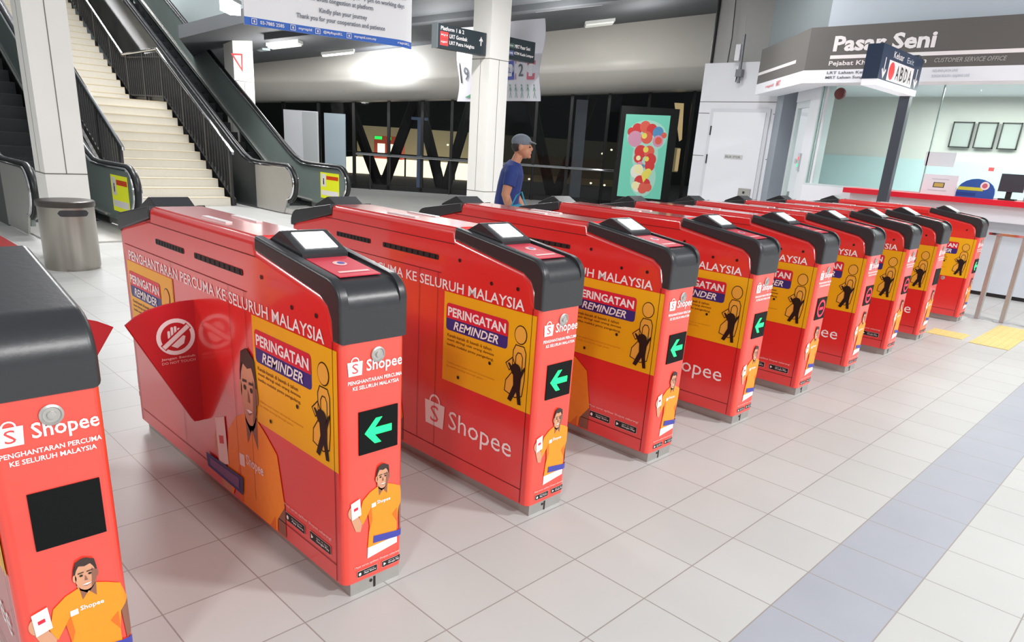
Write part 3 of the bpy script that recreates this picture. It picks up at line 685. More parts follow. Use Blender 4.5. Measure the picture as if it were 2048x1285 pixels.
pm = MB(); pm.add([H(-9, 21.26, .1), H(5.3, 21.26, .1), H(5.3, 21.26, zb_at(5.3)+.05), H(-9, 21.26, zb_at(-9)+.05)], [(0, 1, 2, 3)], GLS); pm.build('pane', fo)
t = thing('guard_rail', 'long silver guard rail along the dark glass wall', 'railing')
MB().tube([H(-4.9, 21.05, .97), H(2.75, 21.05, .95)], .035, CHROME, 8).build('rail', t)
for s_ in (-4.5, -2.2, .18, 2.2): MB().tube([H(s_, 21.05, 0), H(s_, 21.05, .95)], .02, DARKM, 6).build('post', t)
# boards standing at the glass
def board(s0, s1, z1, D, m1, label, m2=None):
    t = thing('display_board', label, 'board', tuple(H((s0+s1)/2, D, 0))); inv = Vector(H((s0+s1)/2, D, 0))
    mb = MB(); mb.obox(H(s0, D, .35)-inv, RT*(s1-s0), FW*.08, (0, 0, z1-.35), m1)
    if m2: mb.obox(H(s0+(s1-s0)*.55, D-.004, .37)-inv, RT*(s1-s0)*.43, FW*.01, (0, 0, z1-.4), m2)
    mb.build('panel', t)
    for q in (.12, .88): mb = MB(); mb.obox(H(s0+(s1-s0)*q-.03, D+.02, 0)-inv, RT*.06, FW*.05, (0, 0, .36), DARKM); mb.build('leg', t)
BL = mat('board_white', (238, 242, 248), .5); BG = mat('board_grey', (206, 212, 214), .5); BB = mat('board_bluegrey', (176, 192, 202), .5)
board(-6.83, -5.88, 2.02, 20.7, BL, 'pale two-tone board left of the blue-grey board at the glass wall', BG)
board(-5.70, -5.12, 2.0, 20.7, BB, 'narrow blue-grey board standing at the glass wall')
# advertising light box
t = thing('advertising_lightbox', 'tall black light box with a teal poster of a balloon bunch', 'advertising display', tuple(H(3.06, 19.5, 0))); inv = Vector(H(3.06, 19.5, 0))
MB().obox(H(2.36, 19.52, 0)-inv, RT*1.50, FW*.3, (0, 0, 2.62), FRAME).build('cabinet', t)
TEAL = mat('poster_teal', (112, 196, 172), .4, emit=.32)
f = Fr(H(2.47, 19.515, .36)-inv, RT, (0, 0, 1)); mb = MB(); mb.poly(f, [(0, 0), (1.17, -.02), (1.17, 2.09), (0.02, 2.06)], TEAL, 1)
cols = {k: mat('balloon_'+k, c, .4, emit=.25) for k, c in dict(red=(206, 62, 62), coral=(216, 96, 80), pink=(206, 146, 172), blue=(84, 142, 186), cream=(236, 228, 176), yellow=(226, 212, 96), white=(226, 226, 214)).items()}
pp = [(.35, 1.72, .13, 'red'), (.55, 1.78, .14, 'coral'), (.73, 1.72, .14, 'red'), (.20, 1.64, .10, 'red'), (.9, 1.66, .14, 'blue'), (1.06, 1.60, .07, 'coral'), (.32, 1.47, .19, 'pink'), (.62, 1.52, .15, 'coral'), (.55, 1.56, .07, 'yellow'), (.92, 1.45, .14, 'pink'), (.93, 1.46, .09, 'coral'),
      (.50, 1.16, .16, 'red'), (.72, 1.18, .14, 'coral'), (.63, 1.22, .07, 'yellow'), (.46, 1.0, .12, 'red'), (.78, .98, .15, 'red'), (.46, 1.0, .06, 'cream'), (.68, .99, .06, 'yellow'), (.52, .82, .09, 'pink'), (.6, .80, .05, 'blue'), (.78, .82, .13, 'red'), (.46, .66, .17, 'white'), (.50, .72, .12, 'cream'), (.70, .58, .11, 'yellow'), (.76, .66, .09, 'yellow'), (.56, .42, .14, 'red'), (.72, .36, .13, 'red'), (.52, .26, .12, 'white'), (.66, .24, .13, 'coral'), (.80, .27, .10, 'coral'), (.46, .30, .10, 'cream')]
HAL = mat('poster_halo', (160, 206, 190), .4, emit=.3)
for a, b, ra, rb in ((.62, 1.55, .52, .40), (.63, 1.05, .34, .45), (.64, .5, .34, .48)): mb.ell(f, a, b, ra, rb, HAL, 1.3+a*.3+rb*.3)
for k, (a, b, r, c) in enumerate(pp): mb.ell(f, a, b, r, r*1.05, cols[c], 3+k*.4)
mb.poly(f, [(.60, .55), (.66, .38), (.80, .62), (.72, .70)], cols['yellow'], 17); mb.build('poster', t)

# ------------------------------------------------------------------ the night outside the glass
OUT = mat('outside_dark', (20, 21, 22), .9); CONC = mat('outside_concrete', (40, 38, 36), .9)
struct(MB().obox(H(-30, 40, 0), RT*60, FW*.3, (0, 0, 9), OUT).build('night_backdrop'))  # dark backdrop added for the night, hides the bright world behind the glass
mb = MB(); mb.obox(H(-26, 21.8, -.02), RT*50, FW*19, (0, 0, .025), mat('outside_ground', (30, 28, 26), .8)); struct(mb.build('floor_outside'))
def vcol(sL, sM, sR, label):
    t = thing('raking_column', label, 'column', tuple(H(sM, 24, 0)), 0, 'dark raking columns outside the glass'); inv = Vector(H(sM, 24, 0))
    for a in (sL, sR): MB().tube([H(sM+(a-sM)*.12, 24, 0)-inv, H(a+(a-sM)*.55, 24, 3.1)-inv], .17, CONC, 8).build('leg', t)
vcol(-5.6, -4.75, -3.95, 'dark V-shaped column outside the glass, left of the two'); vcol(-3.35, -2.7, -2.1, 'dark V-shaped column outside the glass, nearer the middle column'); vcol(.3, .95, 1.6, 'dark V-shaped column outside the glass behind the walking man')
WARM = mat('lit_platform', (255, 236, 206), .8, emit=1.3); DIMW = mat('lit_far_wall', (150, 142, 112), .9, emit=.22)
t = thing('platform', 'brightly lit cream platform strip beyond the glass wall', 'platform', tuple(H(-4.8, 30, 0))); inv = Vector(H(-4.8, 30, 0))
MB().obox(H(-7.4, 30, 0)-inv, RT*5.3, FW*1.5, (0, 0, .62), WARM).build('deck', t)
MB().obox(H(-7.4, 32, .6)-inv, RT*5.3, FW*.3, (0, 0, 1.3), DIMW).build('back_wall', t)
for s_ in (-7, -6.3, -5.6, -4.9, -4.2, -3.5, -2.9): MB().tube([H(s_, 29.6, 0)-inv, H(s_, 29.6, .85)-inv], .035, FRAME, 6).build('post', t)
MB().tube([H(-7.3, 29.6, .85)-inv, H(-2.2, 29.6, .85)-inv], .03, FRAME, 6).build('top_rail', t)
TR = mat('train_red', (170, 70, 54), .5, emit=.35); GRL = mat('lit_green_sign', (40, 220, 90), .5, emit=1.2)
t = thing('train_carriage', 'small red lit train front beyond the glass with green sign lights', 'train', tuple(H(-5.5, 30.5, .625))); inv = Vector(H(-5.5, 30.5, .625))
MB().obox(H(-6.35, 30.5, .625)-inv, RT*1.15, FW*.7, (0, 0, .9), TR).build('body', t)
for a in (-6.2, -5.7): MB().obox(H(a, 30.48, .82)-inv, RT*.3, FW*.03, (0, 0, .4), WARM).build('window', t)
for a, b in ((-6.32, .30), (-5.8, .15)): MB().obox(H(a, 30.47, 1.38)-inv, RT*b, FW*.03, (0, 0, .12), GRL).build('sign_light', t)
LB = mat('reflection_blue', (96, 112, 142), .5, emit=.12)
t = thing('bar_reflection', 'pale blue T-shaped reflection, built as a bar behind the glass left of the middle column', 'post', tuple(H(-3.42, 23.3, 0))); inv = Vector(H(-3.42, 23.3, 0))
MB().obox(H(-3.49, 23.3, 0)-inv, RT*.14, FW*.14, (0, 0, 2.08), LB).build('pole', t); MB().obox(H(-3.68, 23.28, 2.04)-inv, RT*.5, FW*.16, (0, 0, .08), LB).build('arm', t)  # T-shaped bar added to stand for a reflection in the glass
t = thing('column_reflection', 'tall dim grey column reflection, built as a shaft behind the glass right of the walking man', 'column', tuple(H(1.6, 23.5, 0))); inv = Vector(H(1.6, 23.5, 0))
MB().obox(H(1.44, 23.5, 0)-inv, RT*.34, FW*.34, (0, 0, 2.95), mat('reflection_grey', (120, 124, 132), .8, emit=.05)).build('shaft', t)  # reflection of a column, modelled as a faintly glowing shaft
t = thing('warm_glow', 'warm glowing shapes added behind the glass beside the teal light box', 'window', tuple(H(4.36, 22.2, 0))); inv = Vector(H(4.36, 22.2, 0))  # glowing shapes added for the warm light in the glass
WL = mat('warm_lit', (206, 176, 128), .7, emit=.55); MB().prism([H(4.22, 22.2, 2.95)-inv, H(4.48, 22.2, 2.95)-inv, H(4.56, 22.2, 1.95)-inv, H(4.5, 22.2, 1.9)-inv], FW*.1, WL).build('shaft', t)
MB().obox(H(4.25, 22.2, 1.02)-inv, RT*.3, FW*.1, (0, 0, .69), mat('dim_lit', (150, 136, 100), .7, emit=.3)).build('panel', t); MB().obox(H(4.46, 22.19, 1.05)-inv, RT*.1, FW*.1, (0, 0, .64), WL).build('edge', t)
SP = mat('far_lamp', (255, 236, 190), .5, emit=2.0)
for k, (s_, z) in enumerate(((-2.3, 1.35), (-2.05, 1.42), (-.3, .3), (.1, .34), (.55, .26), (.95, .32), (1.25, 1.38), (1.5, .28), (1.9, .34), (2.15, 1.4), (2.3, .3), (2.4, 1.55))):
    tag(MB().lathe([(.02, -.03), (.045, 0), (.02, .03)], SP, 8, tuple(H(s_*1.27, 27, z))).build('far_lamp'), 'tiny warm lamp glowing in the dark beyond the glass wall', 'lamp', 'tiny lamps in the dark beyond the glass')
t = thing('far_building', 'low dim olive-lit building far beyond the glass, right of the middle column', 'building', tuple(H(.4, 33, 0))); inv = Vector(H(.4, 33, 0))
MB().obox(H(-2.4, 33, 0)-inv, RT*7.0, FW*1, (0, 0, 1.9), mat('far_building_dim', (74, 72, 60), .9, emit=.06)).build('wall', t); MB().obox(H(-2.4, 32.7, 0)-inv, RT*7.0, FW*.3, (0, 0, .28), mat('far_lit_base', (96, 84, 62), .9, emit=.12)).build('base', t)

# ------------------------------------------------------------------ ceiling luminaires
def luminaire(s_, D, ln, wd, along, m, label):
    z = ceil_z(s_)-.10
    t = thing('ceiling_light', label, 'ceiling light', tuple(H(s_, D, z)), 0, 'battens on the dark ceiling')
    u = (RT*math.cos(along)+FW*math.sin(along)); v = (FW*math.cos(along)-RT*math.sin(along)); u = (u+Vector((0, 0, .16*math.cos(along)))).normalized()
    MB().obox(u*(-ln/2)-v*(wd/2)+Vector((0, 0, .03)), u*ln, v*wd, (0, 0, .09), mat('batten_housing', (200, 202, 200), .5)).build('housing', t)
    MB().obox(u*(-ln/2+.03)-v*(wd/2-.02)-Vector((0, 0, .0)), u*(ln-.06), v*(wd-.04), (0, 0, .03), m).build('diffuser', t)
luminaire(.69, 16.8, 1.5, .42, 0, LEDOFF, 'large pale batten at the top edge right of the middle column')
luminaire(1.6, 19.75, .75, .4, 0, LEDOFF, 'small pale ceiling panel where the dark ceiling meets the bulkhead')
luminaire(-5.78, 17.8, .75, .4, 0, LEDOFF, 'dim batten on the dark ceiling below the big banner')
luminaire(-5.08, 19.9, .85, .16, 0, LEDW, 'bright white tube on the ceiling right below the banner')
luminaire(-1.9, 16.7, 1.1, .35, 0, LEDOFF, 'pale batten behind the platform sign')
# lamp that lights the bulkhead strongly
l = area('bulkhead_lamp', tuple(H(-3.75, 19.7, 3.2)), .8, .12, 45, (.93, .96, 1))
d = (H(-3.75, 20.6, 3.1)-H(-3.75, 19.7, 3.2)); l.rotation_euler = d.to_track_quat('-Z', 'Y').to_euler()
t = thing('tube_light', 'glaring white tube at the top edge left of the banner', 'lamp', tuple(H(-5.70, 14.5, 3.56)), .8)
MB().box(-.28, .28, -.12, .12, .09, .16, mat('batten_housing', (200, 202, 200), .5)).build('housing', t); MB().box(-.25, .25, -.10, .10, -.09, .09, mat('glare_tube', (255, 255, 255), .4, emit=10)).build('tube', t)
# stairwell wall
struct(MB().box(7.6, 7.8, 15.6, 30, 3.25, 8.5, mat('stairwell_pale', (196, 210, 212), .6, noise=.03)).build('wall_stairwell'))
struct(MB().box(-9, 12, 30, 30.3, 0, 9, mat('stairwell_dark', (96, 100, 92), .8, noise=.05)).build('wall_back'))
struct(MB().box(-9.3, -9, -9, 30, 0, 6, mat('side_wall_grey', (150, 152, 150), .8, noise=.04)).build('wall_left'))

# ------------------------------------------------------------------ hanging banner, signs
t = thing('hanging_banner', 'big white hanging banner with a blue strip along its bottom, at the top edge', 'banner', (2.6, 6.0, 2.46))
mb = MB(); BW = 2.19; n = 24
def bw(a): return .03*math.sin(a*5.0)+(.10*max(0, a-.9)/.1)
VN = mat('banner_white', (250, 250, 252), .6); BLU = mat('banner_blue', (58, 112, 206), .5)
Fb = Fr((0, 0, 0), (1, 0, 0), (0, 0, 1), None)
vs_ = []; fs = []; ms = []
for k in range(n+1):
    a = k/n; bz = .048*a*1.0
    for z in (bz, bz+.075, bz+.62, 2.0): vs_.append((a*BW-(.04*math.sin(a*PI) if z > 1 else 0), bw(a), z))
for k in range(n):
    for j in range(3): fs.append((k*4+j, (k+1)*4+j, (k+1)*4+j+1, k*4+j+1))
mb.add(vs_, [f for i, f in enumerate(fs) if i % 3], VN, True); mb.add(vs_, [f for i, f in enumerate(fs) if i % 3 == 0], BLU, True)
mb.add([(x, y+.012, z) for x, y, z in vs_], [f[::-1] for f in fs], VN, True)
sheet = mb.build('sheet', t)
class Bf:
    def __init__(s): pass
    def __call__(s, a, b, lay=0): q = a/BW; return Vector((a, bw(q)-.016-.0007*lay, b+.048*q))
bf = Bf(); GT = mat('banner_text_grey', (112, 118, 132), .6)
mb = MB()
for txt, a0, a1, z in (('Please be informed that entry to the platform at this station will be', .35, 2.03, .50), ('limited from 7 am - 9 am and 5 pm - 7 pm on working days', .5, 2.0, .405), ('to avoid congestion at platform', .78, 1.56, .325), ('Kindly plan your journey', .88, 1.48, .215), ('Thank you for your cooperation and patience', .6, 1.72, .13)):
    MB().text(bf, txt, a0, z, a1, z+.062, GT, 1, .02).build('text_line', t)
for txt, a0, a1 in (('03-7885 2585', .17, .45), ('myrapid', .62, .78), ('@MyRapidKL', .92, 1.16), ('myrapid.com.my', 1.31, 1.6), ('rapidKL', 1.9, 2.13)): MB().text(bf, txt, a0, .02, a1, .055, WHITEV, 2, .02).build('contact_line', t)
for a in (.10, .55, .85, 1.24): mb = MB(); mb.ring(bf, [(a-.025, .014), (a+.03, .014), (a+.03, .062), (a-.025, .062)], .006, WHITEV, 2); mb.rect(bf, a-.005, .026, a+.012, .05, WHITEV, 2); mb.build('contact_icon', t)
def plat_sign(x0, x1, z0, z1, label, lines, arrow):
    t = thing('platform_sign', label, 'sign', ((x0+x1)/2, 8.16, z0)); w_ = x1-x0; h_ = z1-z0
    MB().box(-w_/2, w_/2, 0, .14, 0, h_, SIGND).build('panel', t)
    MB().box(-w_/2-.012, -w_/2, -.005, .145, -.01, h_+.01, mat('sign_end_grey', (112, 120, 124), .4)).build('end_plate', t)
    f = Fr((-w_/2, -.001, 0), (1, 0, 0), (0, 0, 1)); mb = MB()
    for (txt, a0, a1, b0, b1, m) in lines:
        if m == 'tag_red': mb.rect(f, a0, b0-.02, a1, b1+.02, REDS, 1); mb.text(f, txt, a0+.02, b0+.015, a1-.02, b1-.015, WHITEV, 2, .02)
        elif m == 'tag_grn': mb.rect(f, a0, b0-.01, a1, b1+.01, mat('tag_green', (70, 104, 92), .5), 1); mb.text(f, txt, a0+.02, b0+.015, a1-.02, b1-.015, WHITEV, 2, .02)
        elif m == 'tag_blu': mb.rect(f, a0, b0-.01, a1, b1+.01, mat('tag_blue', (92, 100, 150), .5), 1); mb.text(f, txt, a0+.02, b0+.015, a1-.02, b1-.015, WHITEV, 2, .02)
        else: mb.text(f, txt, a0, b0, a1, b1, WHITEV, 1, .015)
    if arrow:
        a = w_-.12; mb.rect(f, a-.01, .14, a+.01, .26, WHITEV, 1); mb.ring(f, [(a-.035, .21), (a, .265), (a+.035, .21)], .018, WHITEV, 1, False)
    mb.build('lettering', t)
REDS = mat('tag_red', (226, 66, 66), .5, emit=.1)
plat_sign(6.90, 7.97, 2.90, 3.255, 'dark platform sign with red line tags and up arrow, left of the middle column',
          [('Platform 1 & 2', .06, .56, .265, .325, ''), ('KJ1', .05, .22, .165, .225, 'tag_red'), ('LRT Gombak', .25, .64, .165, .225, ''), ('KJ37', .05, .22, .06, .12, 'tag_red'), ('LRT Putra Heights', .25, .80, .055, .125, '')], True)
plat_sign(8.47, 9.20, 2.925, 3.275, 'dark platform sign with green and blue line tags, right of the middle column',
          [('KG16', .03, .18, .19, .25, 'tag_grn'), ('MRT Pasar Seni', .20, .60, .19, .25, ''), ('KA02', .03, .18, .07, .13, 'tag_blu'), ('KTM Kuala Lumpur', .20, .70, .07, .13, '')], False)
# wavy white banner behind the column
t = thing('hanging_banner', 'white wavy banner with large numbers hanging behind the middle column', 'banner', (9.6, 10.78, 2.29))
BW2 = 2.40; BH2 = 1.45
def bw2(a, z): return .05*math.sin(a*7)+.05*math.sin(z*5+a*2)
class Bf2:
    def __call__(s, a, b, lay=0): return Vector((bw2(a/BW2, b)-.010-.0012*lay, -a, b))
b2 = Bf2(); mb = MB(); n = 40; q_ = 32; vs_ = []
for k in range(n+1):
    for j in range(q_+1): vs_.append((bw2(k/n, j/q_*BH2), -(k/n)*BW2, j/q_*BH2+.02*k/n))
fs = [(k*(q_+1)+j, (k+1)*(q_+1)+j, (k+1)*(q_+1)+j+1, k*(q_+1)+j+1) for k in range(n) for j in range(q_)]
WV = mat('vinyl_white', (216, 216, 226), .35); mb.add(vs_, fs, WV, True); mb.add([(x+.01, y, z) for x, y, z in vs_], [f[::-1] for f in fs], WV, True); mb.build('sheet', t)
mb = MB(); GR = mat('banner_green', (92, 150, 120), .5); BLUE2 = mat('banner_royal', (70, 86, 176), .5); PNK = mat('banner_pink', (206, 110, 126), .5); GNUM = mat('banner_number', (96, 104, 112), .5)
mb.text(b2, '9', .17, .42, .31, .68, GNUM, 3, .01); mb.ring(b2, [(.08, .37), (.08, .76)], .03, INK, 2, False); mb.text(b2, '0', 1.36, .42, 1.48, .68, GNUM, 3, .01)
mb.rect(b2, 1.53, .40, 1.79, .74, BLUE2, 2, .03); mb.rect(b2, 1.58, .46, 1.74, .68, WV, 3, .02); mb.text(b2, 'KL', 1.60, .52, 1.72, .62, BLUE2, 4)
mb.ring(b2, [(1.83, .40), (1.83, .76)], .02, PNK, 2, False); mb.text(b2, '2', 1.91, .46, 2.03, .68, GNUM, 3, .01); mb.rect(b2, 2.11, .40, 2.30, .74, PNK, 2, .02); mb.rect(b2, 2.16, .46, 2.25, .68, WV, 3, .01)
mb.poly(b2, [(.2, .08), (.55, .08), (.55, .2), (.45, .2)], GR, 2)
for k in range(6):
    a = 1.50+k*.155; mb.ell(b2, a, .30, .014, .018, GR, 2, 10); mb.ring(b2, [(a-.03, .07), (a, .17), (a+.03, .07)], .01, GR, 2, False); mb.ring(b2, [(a, .17), (a, .28)], .012, GR, 2, False); mb.ring(b2, [(a-.03, .20), (a, .27), (a+.03, .20)], .01, GR, 2, False)
mb.build('print', t)

# ------------------------------------------------------------------ service office
FX = 9.33
struct(MB().box(9.75, 9.85, -2.6, 2.95, 0, 1.17, WALLW).build('wall_office_front'))
struct(MB().box(12.3, 12.45, -2.6, 5.2, 0, 3.2, OFFW).build('wall_office_back'))
struct(MB().box(9.75, 12.4, -2.7, -2.6, 0, 3.2, OFFW).build('wall_office_side'))
struct(MB().prism([(9.5, -2.7, 2.62), (9.5, 2.75, 2.62), (11.3, 4.5, 2.62), (12.4, 4.5, 2.62), (12.4, -2.7, 2.62)], (0, 0, .12), WALLW).build('ceiling_office'))
area('office_lamp', (11.0, .8, 2.56), 1.2, 2.6, 100, (1, 1, .98))
struct(MB().box(12.27, 12.3, -2.6, 5.0, 0, 1.66, mat('partition_blue', (186, 208, 210), .5, noise=.02)).build('trim_5'))
CLG = glassmat('office_glass', (.90, .95, .93), .08, .02)
frm = MB(); WF = mat('window_frame', (206, 214, 216), .4, .2)
frm.box(9.77, 9.83, -2.6, 2.95, 1.17, 1.20, WF); frm.box(9.77, 9.83, -2.6, 2.95, 2.56, 2.62, WF)
for y in (-1.2, 1.35, 2.92): frm.box(9.785, 9.815, y-.008, y+.008, 1.2, 2.56, mat('glass_edge', (150, 176, 170), .2))
wo = struct(frm.build('window_2')); MB().box(9.797, 9.803, -2.6, 2.95, 1.2, 2.56, CLG).build('pane', wo)
# fascia (front run and splayed run)
t = thing('fascia_sign', 'grey station fascia lettered Pasar Seni over the service office', 'sign', (0, 0, 0))
A = Vector((FX, 3.05, 0)); B = Vector((11.0, 4.6, 0)); S0 = Vector((FX, -2.7, 0)); td = (B-A).normalized(); nd = Vector((td.y, -td.x, 0))
def band(z0, z1, m, name, out=0, parent=t):
    P = [S0+Vector((-out, 0, 0)), A+Vector((-out, out*.4, 0)), B+Vector((-out*.6, out*.6, 0)), B+Vector((.3, -.25, 0)), A+Vector((.4, -.15, 0)), S0+Vector((.4, 0, 0))]
    return MB().prism([(p.x, p.y, z0) for p in P], (0, 0, z1-z0), m).build(name, parent)
FWH = mat('fascia_white', (232, 234, 240), .5, emit=.06)
band(2.70, 3.24, FASC, 'grey_band'); band(2.535, 2.70, FWH, 'white_strip', .004)
f = Fr((FX-.003, 0, 0), (0, -1, 0), (0, 0, 1)); fs_ = Fr(B+Vector((-.003, .0025, 0)), (-td), (0, 0, 1)); mb = MB(); U = lambda y: -y
DG = mat('letter_grey', (110, 112, 120), .5); LG = mat('letter_pale', (196, 202, 212), .5); PR = mat('logo_pale_red', (226, 130, 130), .5)
MB().text(f, 'Pasar Seni', U(2.70), 2.925, U(1.44), 3.12, WHITEV, 1, .035).build('station_name', t)
MB().rect(f, U(2.72), 2.835, U(-2.6), 2.88, WHITEV, 1).build('white_line', t); MB().rect(fs_, .02, 2.835, 1.87, 2.88, WHITEV, 1).build('white_line', t)
MB().text(f, 'Pejabat Khidmat Pelanggan', U(2.72), 2.735, U(1.50), 2.81, WHITEV, 1, .02).build('office_name', t)
MB().text(f, 'CUSTOMER SERVICE OFFICE', U(1.41), 2.755, U(.64), 2.805, mat('fascia_letter_grey', (190, 188, 184), .5), 1, 0, .2).build('office_name', t)
for txt, y1, z0, y0, z1, m in (('LRT Laluan Kelana Jaya', 2.72, 2.635, 1.98, 2.68, DG), ('MRT Laluan Sungai Buloh - Kajang', 2.73, 2.575, 1.75, 2.62, DG), ('KELANA JAYA LINE', 1.40, 2.635, 1.12, 2.675, LG), ('SUNGAI BULOH - KAJANG LINE', 1.40, 2.575, .98, 2.615, LG)):
    MB().text(f, txt, U(y1), z0, U(y0), z1, m, 8, .02).build('line_name', t)
MB().text(fs_, 'rapid', .58, 2.585, .98, 2.64, PR, 8, .02).build('logo', t); MB().text(fs_, 'MRT', 1.12, 2.585, 1.32, 2.66, PR, 8, .02).build('logo', t)
# upper wall above the fascia
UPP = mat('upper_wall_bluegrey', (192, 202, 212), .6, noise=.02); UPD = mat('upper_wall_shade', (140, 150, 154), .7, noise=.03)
struct(MB().box(9.5, 9.8, -2.7, 2.9, 3.24, 6.5, UPP).build('wall_upper'))
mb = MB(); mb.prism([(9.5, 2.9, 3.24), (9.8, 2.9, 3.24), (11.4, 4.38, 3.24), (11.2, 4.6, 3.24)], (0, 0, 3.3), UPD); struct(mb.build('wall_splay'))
struct(MB().box(11.9, 12.1, 2.6, 6.08, 2.9, 6.8, mat('upper_wall_grey', (186, 186, 184), .6, noise=.03)).build('wall_upper_back'))
tag(MB().tube([(11.87, 6.06, 3.1), (11.87, 6.06, 4.72)], .035, FRAME, 8).build('downpipe'), 'black vertical pipe on the grey upper wall above the white door', 'pipe')
tag(MB().tube([(11.88, 5.72, 3.1), (11.88, 5.70, 3.6), (11.88, 5.74, 4.4), (11.88, 5.72, 4.72)], .008, DARKM, 6).build('cable'), 'thin dark cable running down the grey upper wall', 'cable')
# splayed wall under the fascia with the glass door
o_ = Vector((9.636, 2.72, 0)); 
def SP_(tt, dn=0, z=0): return o_+td*tt-nd*0+(-nd)*dn*-1*-1+Vector((0, 0, z))
def sbox(t0, t1, z0, z1, d0, d1, m, mb=None):
    mb = mb or MB(); mb.obox(o_+td*t0+(nd)*d0+Vector((0, 0, z0)), td*(t1-t0), nd*(d1-d0), (0, 0, z1-z0), m); return mb
# nd points into the office
struct(sbox(.20, .82, 0, 2.6, 0, .12, WALLW).build('wall_splay_pillar'))
JG = mat('jamb_grey', (150, 158, 168), .5)
struct(sbox(1.96, 2.45, 0, 2.6, -.05, .25, JG).build('wall_splay_jamb'))
struct(sbox(1.50, 1.97, 0, 2.6, .22, .3, mat('recess_grey', (118, 122, 130), .6)).build('wall_recess'))
struct(sbox(.82, 1.5, 2.4, 2.6, .02, .12, WALLW).build('trim_6'))
dr = MB()
for a, b in ((.82, .90), (1.40, 1.5)): sbox(a, b, 0, 2.4, .03, .1, WF, dr)
sbox(.9, 1.4, 2.3, 2.4, .03, .1, WF, dr); sbox(.9, 1.4, 0, .12, .03, .1, WF, dr)
do = struct(dr.build('door_1')); sbox(.9, 1.4, .12, 2.3, .06, .07, glassmat('door_glass', (.55, .66, .64), .15)).build('pane', do)
t = thing('door_reader', 'small door release unit with red and green lights beside the glass door', 'door control', tuple(o_+td*.80+Vector((0, 0, 1.36))))
MB().obox(-nd*.03+td*-.04, td*.08, nd*.03, (0, 0, .26), mat('reader_grey', (190, 196, 200), .4)).build('box', t)
MB().obox(-nd*.034+td*-.025+Vector((0, 0, .16)), td*.05, nd*.005, (0, 0, .05), mat('red_lamp', (240, 70, 70), .4, emit=1.5)).build('red_lamp', t); MB().obox(-nd*.034+td*-.02+Vector((0, 0, .06)), td*.04, nd*.005, (0, 0, .04), mat('green_lamp', (30, 220, 120), .4, emit=1.5)).build('green_lamp', t)
t = thing('alarm_bell', 'round dark red alarm bell inside the office window corner', 'alarm', (9.70, 2.63, 2.43)); MB().lathe([(.075, 0), (.08, .02), (.07, .05), (.03, .065), (.012, .07)], mat('bell_red', (96, 40, 40), .45), 20, (0, 0, 0), (-1, 0, 0)).build('gong', t)
MB().lathe([(.03, -.03), (.03, 0)], DARKM, 12, (0, 0, 0), (-1, 0, 0)).build('mount', t)
# white wall with the plain door
mb = MB(); X = 11.3; mb.box(X, X+.2, 3.9, 5.83, 0, 3.1, WALLW)
for z in (.75, 1.5, 2.25): mb.box(X-.002, X, 5.60, 5.83, z-.006, z+.006, SEAM); mb.box(X-.002, X, 3.9, 4.36, z-.006, z+.006, SEAM)
mb.box(X-.002, X, 3.9, 5.83, 2.44, 2.452, SEAM); struct(mb.build('wall_door'))
d = MB(); d.box(X-.03, X, 4.40, 5.56, 0, 2.33, mat('door_frame_white', (214, 216, 222), .45)); do = struct(d.build('door_2'))
MB().box(X-.045, X-.03, 4.47, 5.49, .01, 2.27, mat('door_leaf_white', (234, 236, 242), .45)).build('leaf', do)
for z in (.35, 1.45, 1.95): MB().tube([(X-.05, 5.50, z-.08), (X-.05, 5.50, z+.08)], .014, DARKM, 6).build('hinge', do)
mb = MB(); mb.box(X-.05, X-.045, 4.78, 5.14, 1.47, 1.55, mat('nameplate', (206, 206, 204), .4)); mb.text(Fr((X-.0505, 0, 0), (0, -1, 0), (0, 0, 1)), 'BILIK STOR', -5.12, 1.49, -4.82, 1.53, DG, 1, .02); mb.build('name_plate', do)
mb = MB(); mb.box(X-.07, X-.045, 4.52, 4.75, .84, .98, STEEL); mb.box(X-.075, X-.07, 4.62, 4.66, .89, .93, DARKM); mb.build('lock_box', do)
# antenna
t = thing('antenna_unit', 'grey pole antenna with a white box hanging above the white door', 'antenna', (11.2, 5.06, 2.75))
MB().tube([(0, 0, .0), (0, .02, .78)], .03, mat('antenna_grey', (120, 122, 126), .4, .4), 8).build('pole', t); MB().box(-.05, .05, .03, .12, .36, .62, WALLW).build('box', t)
MB().box(-.04, .06, -.05, .06, .10, .22, mat('antenna_grey', (120, 122, 126))).build('bracket', t); MB().tube([(0, .02, .78), (0, .03, 1.1)], .005, STEEL, 6).build('whip', t); MB().tube([(0, .05, .10), (.03, .07, .02), (0, .02, .25)], .008, DARKM, 6).build('lead', t)
# counter
t = thing('service_counter', 'white service counter with a bright red edge at the right', 'counter', (9.5, 0, 0))
MB().box(-.20, .24, -2.6, 2.18, 1.125, 1.19, REDC).build('red_edge', t); MB().box(-.12, .24, -2.6, 2.1, .93, 1.125, WALLW).build('apron', t)
MB().box(.06, .24, -2.6, 2.1, .05, .93, mat('counter_panel', (206, 214, 222), .4, noise=.02)).build('base_panel', t); MB().box(.10, .24, -2.6, 2.1, 0, .05, DARKM).build('kick', t)
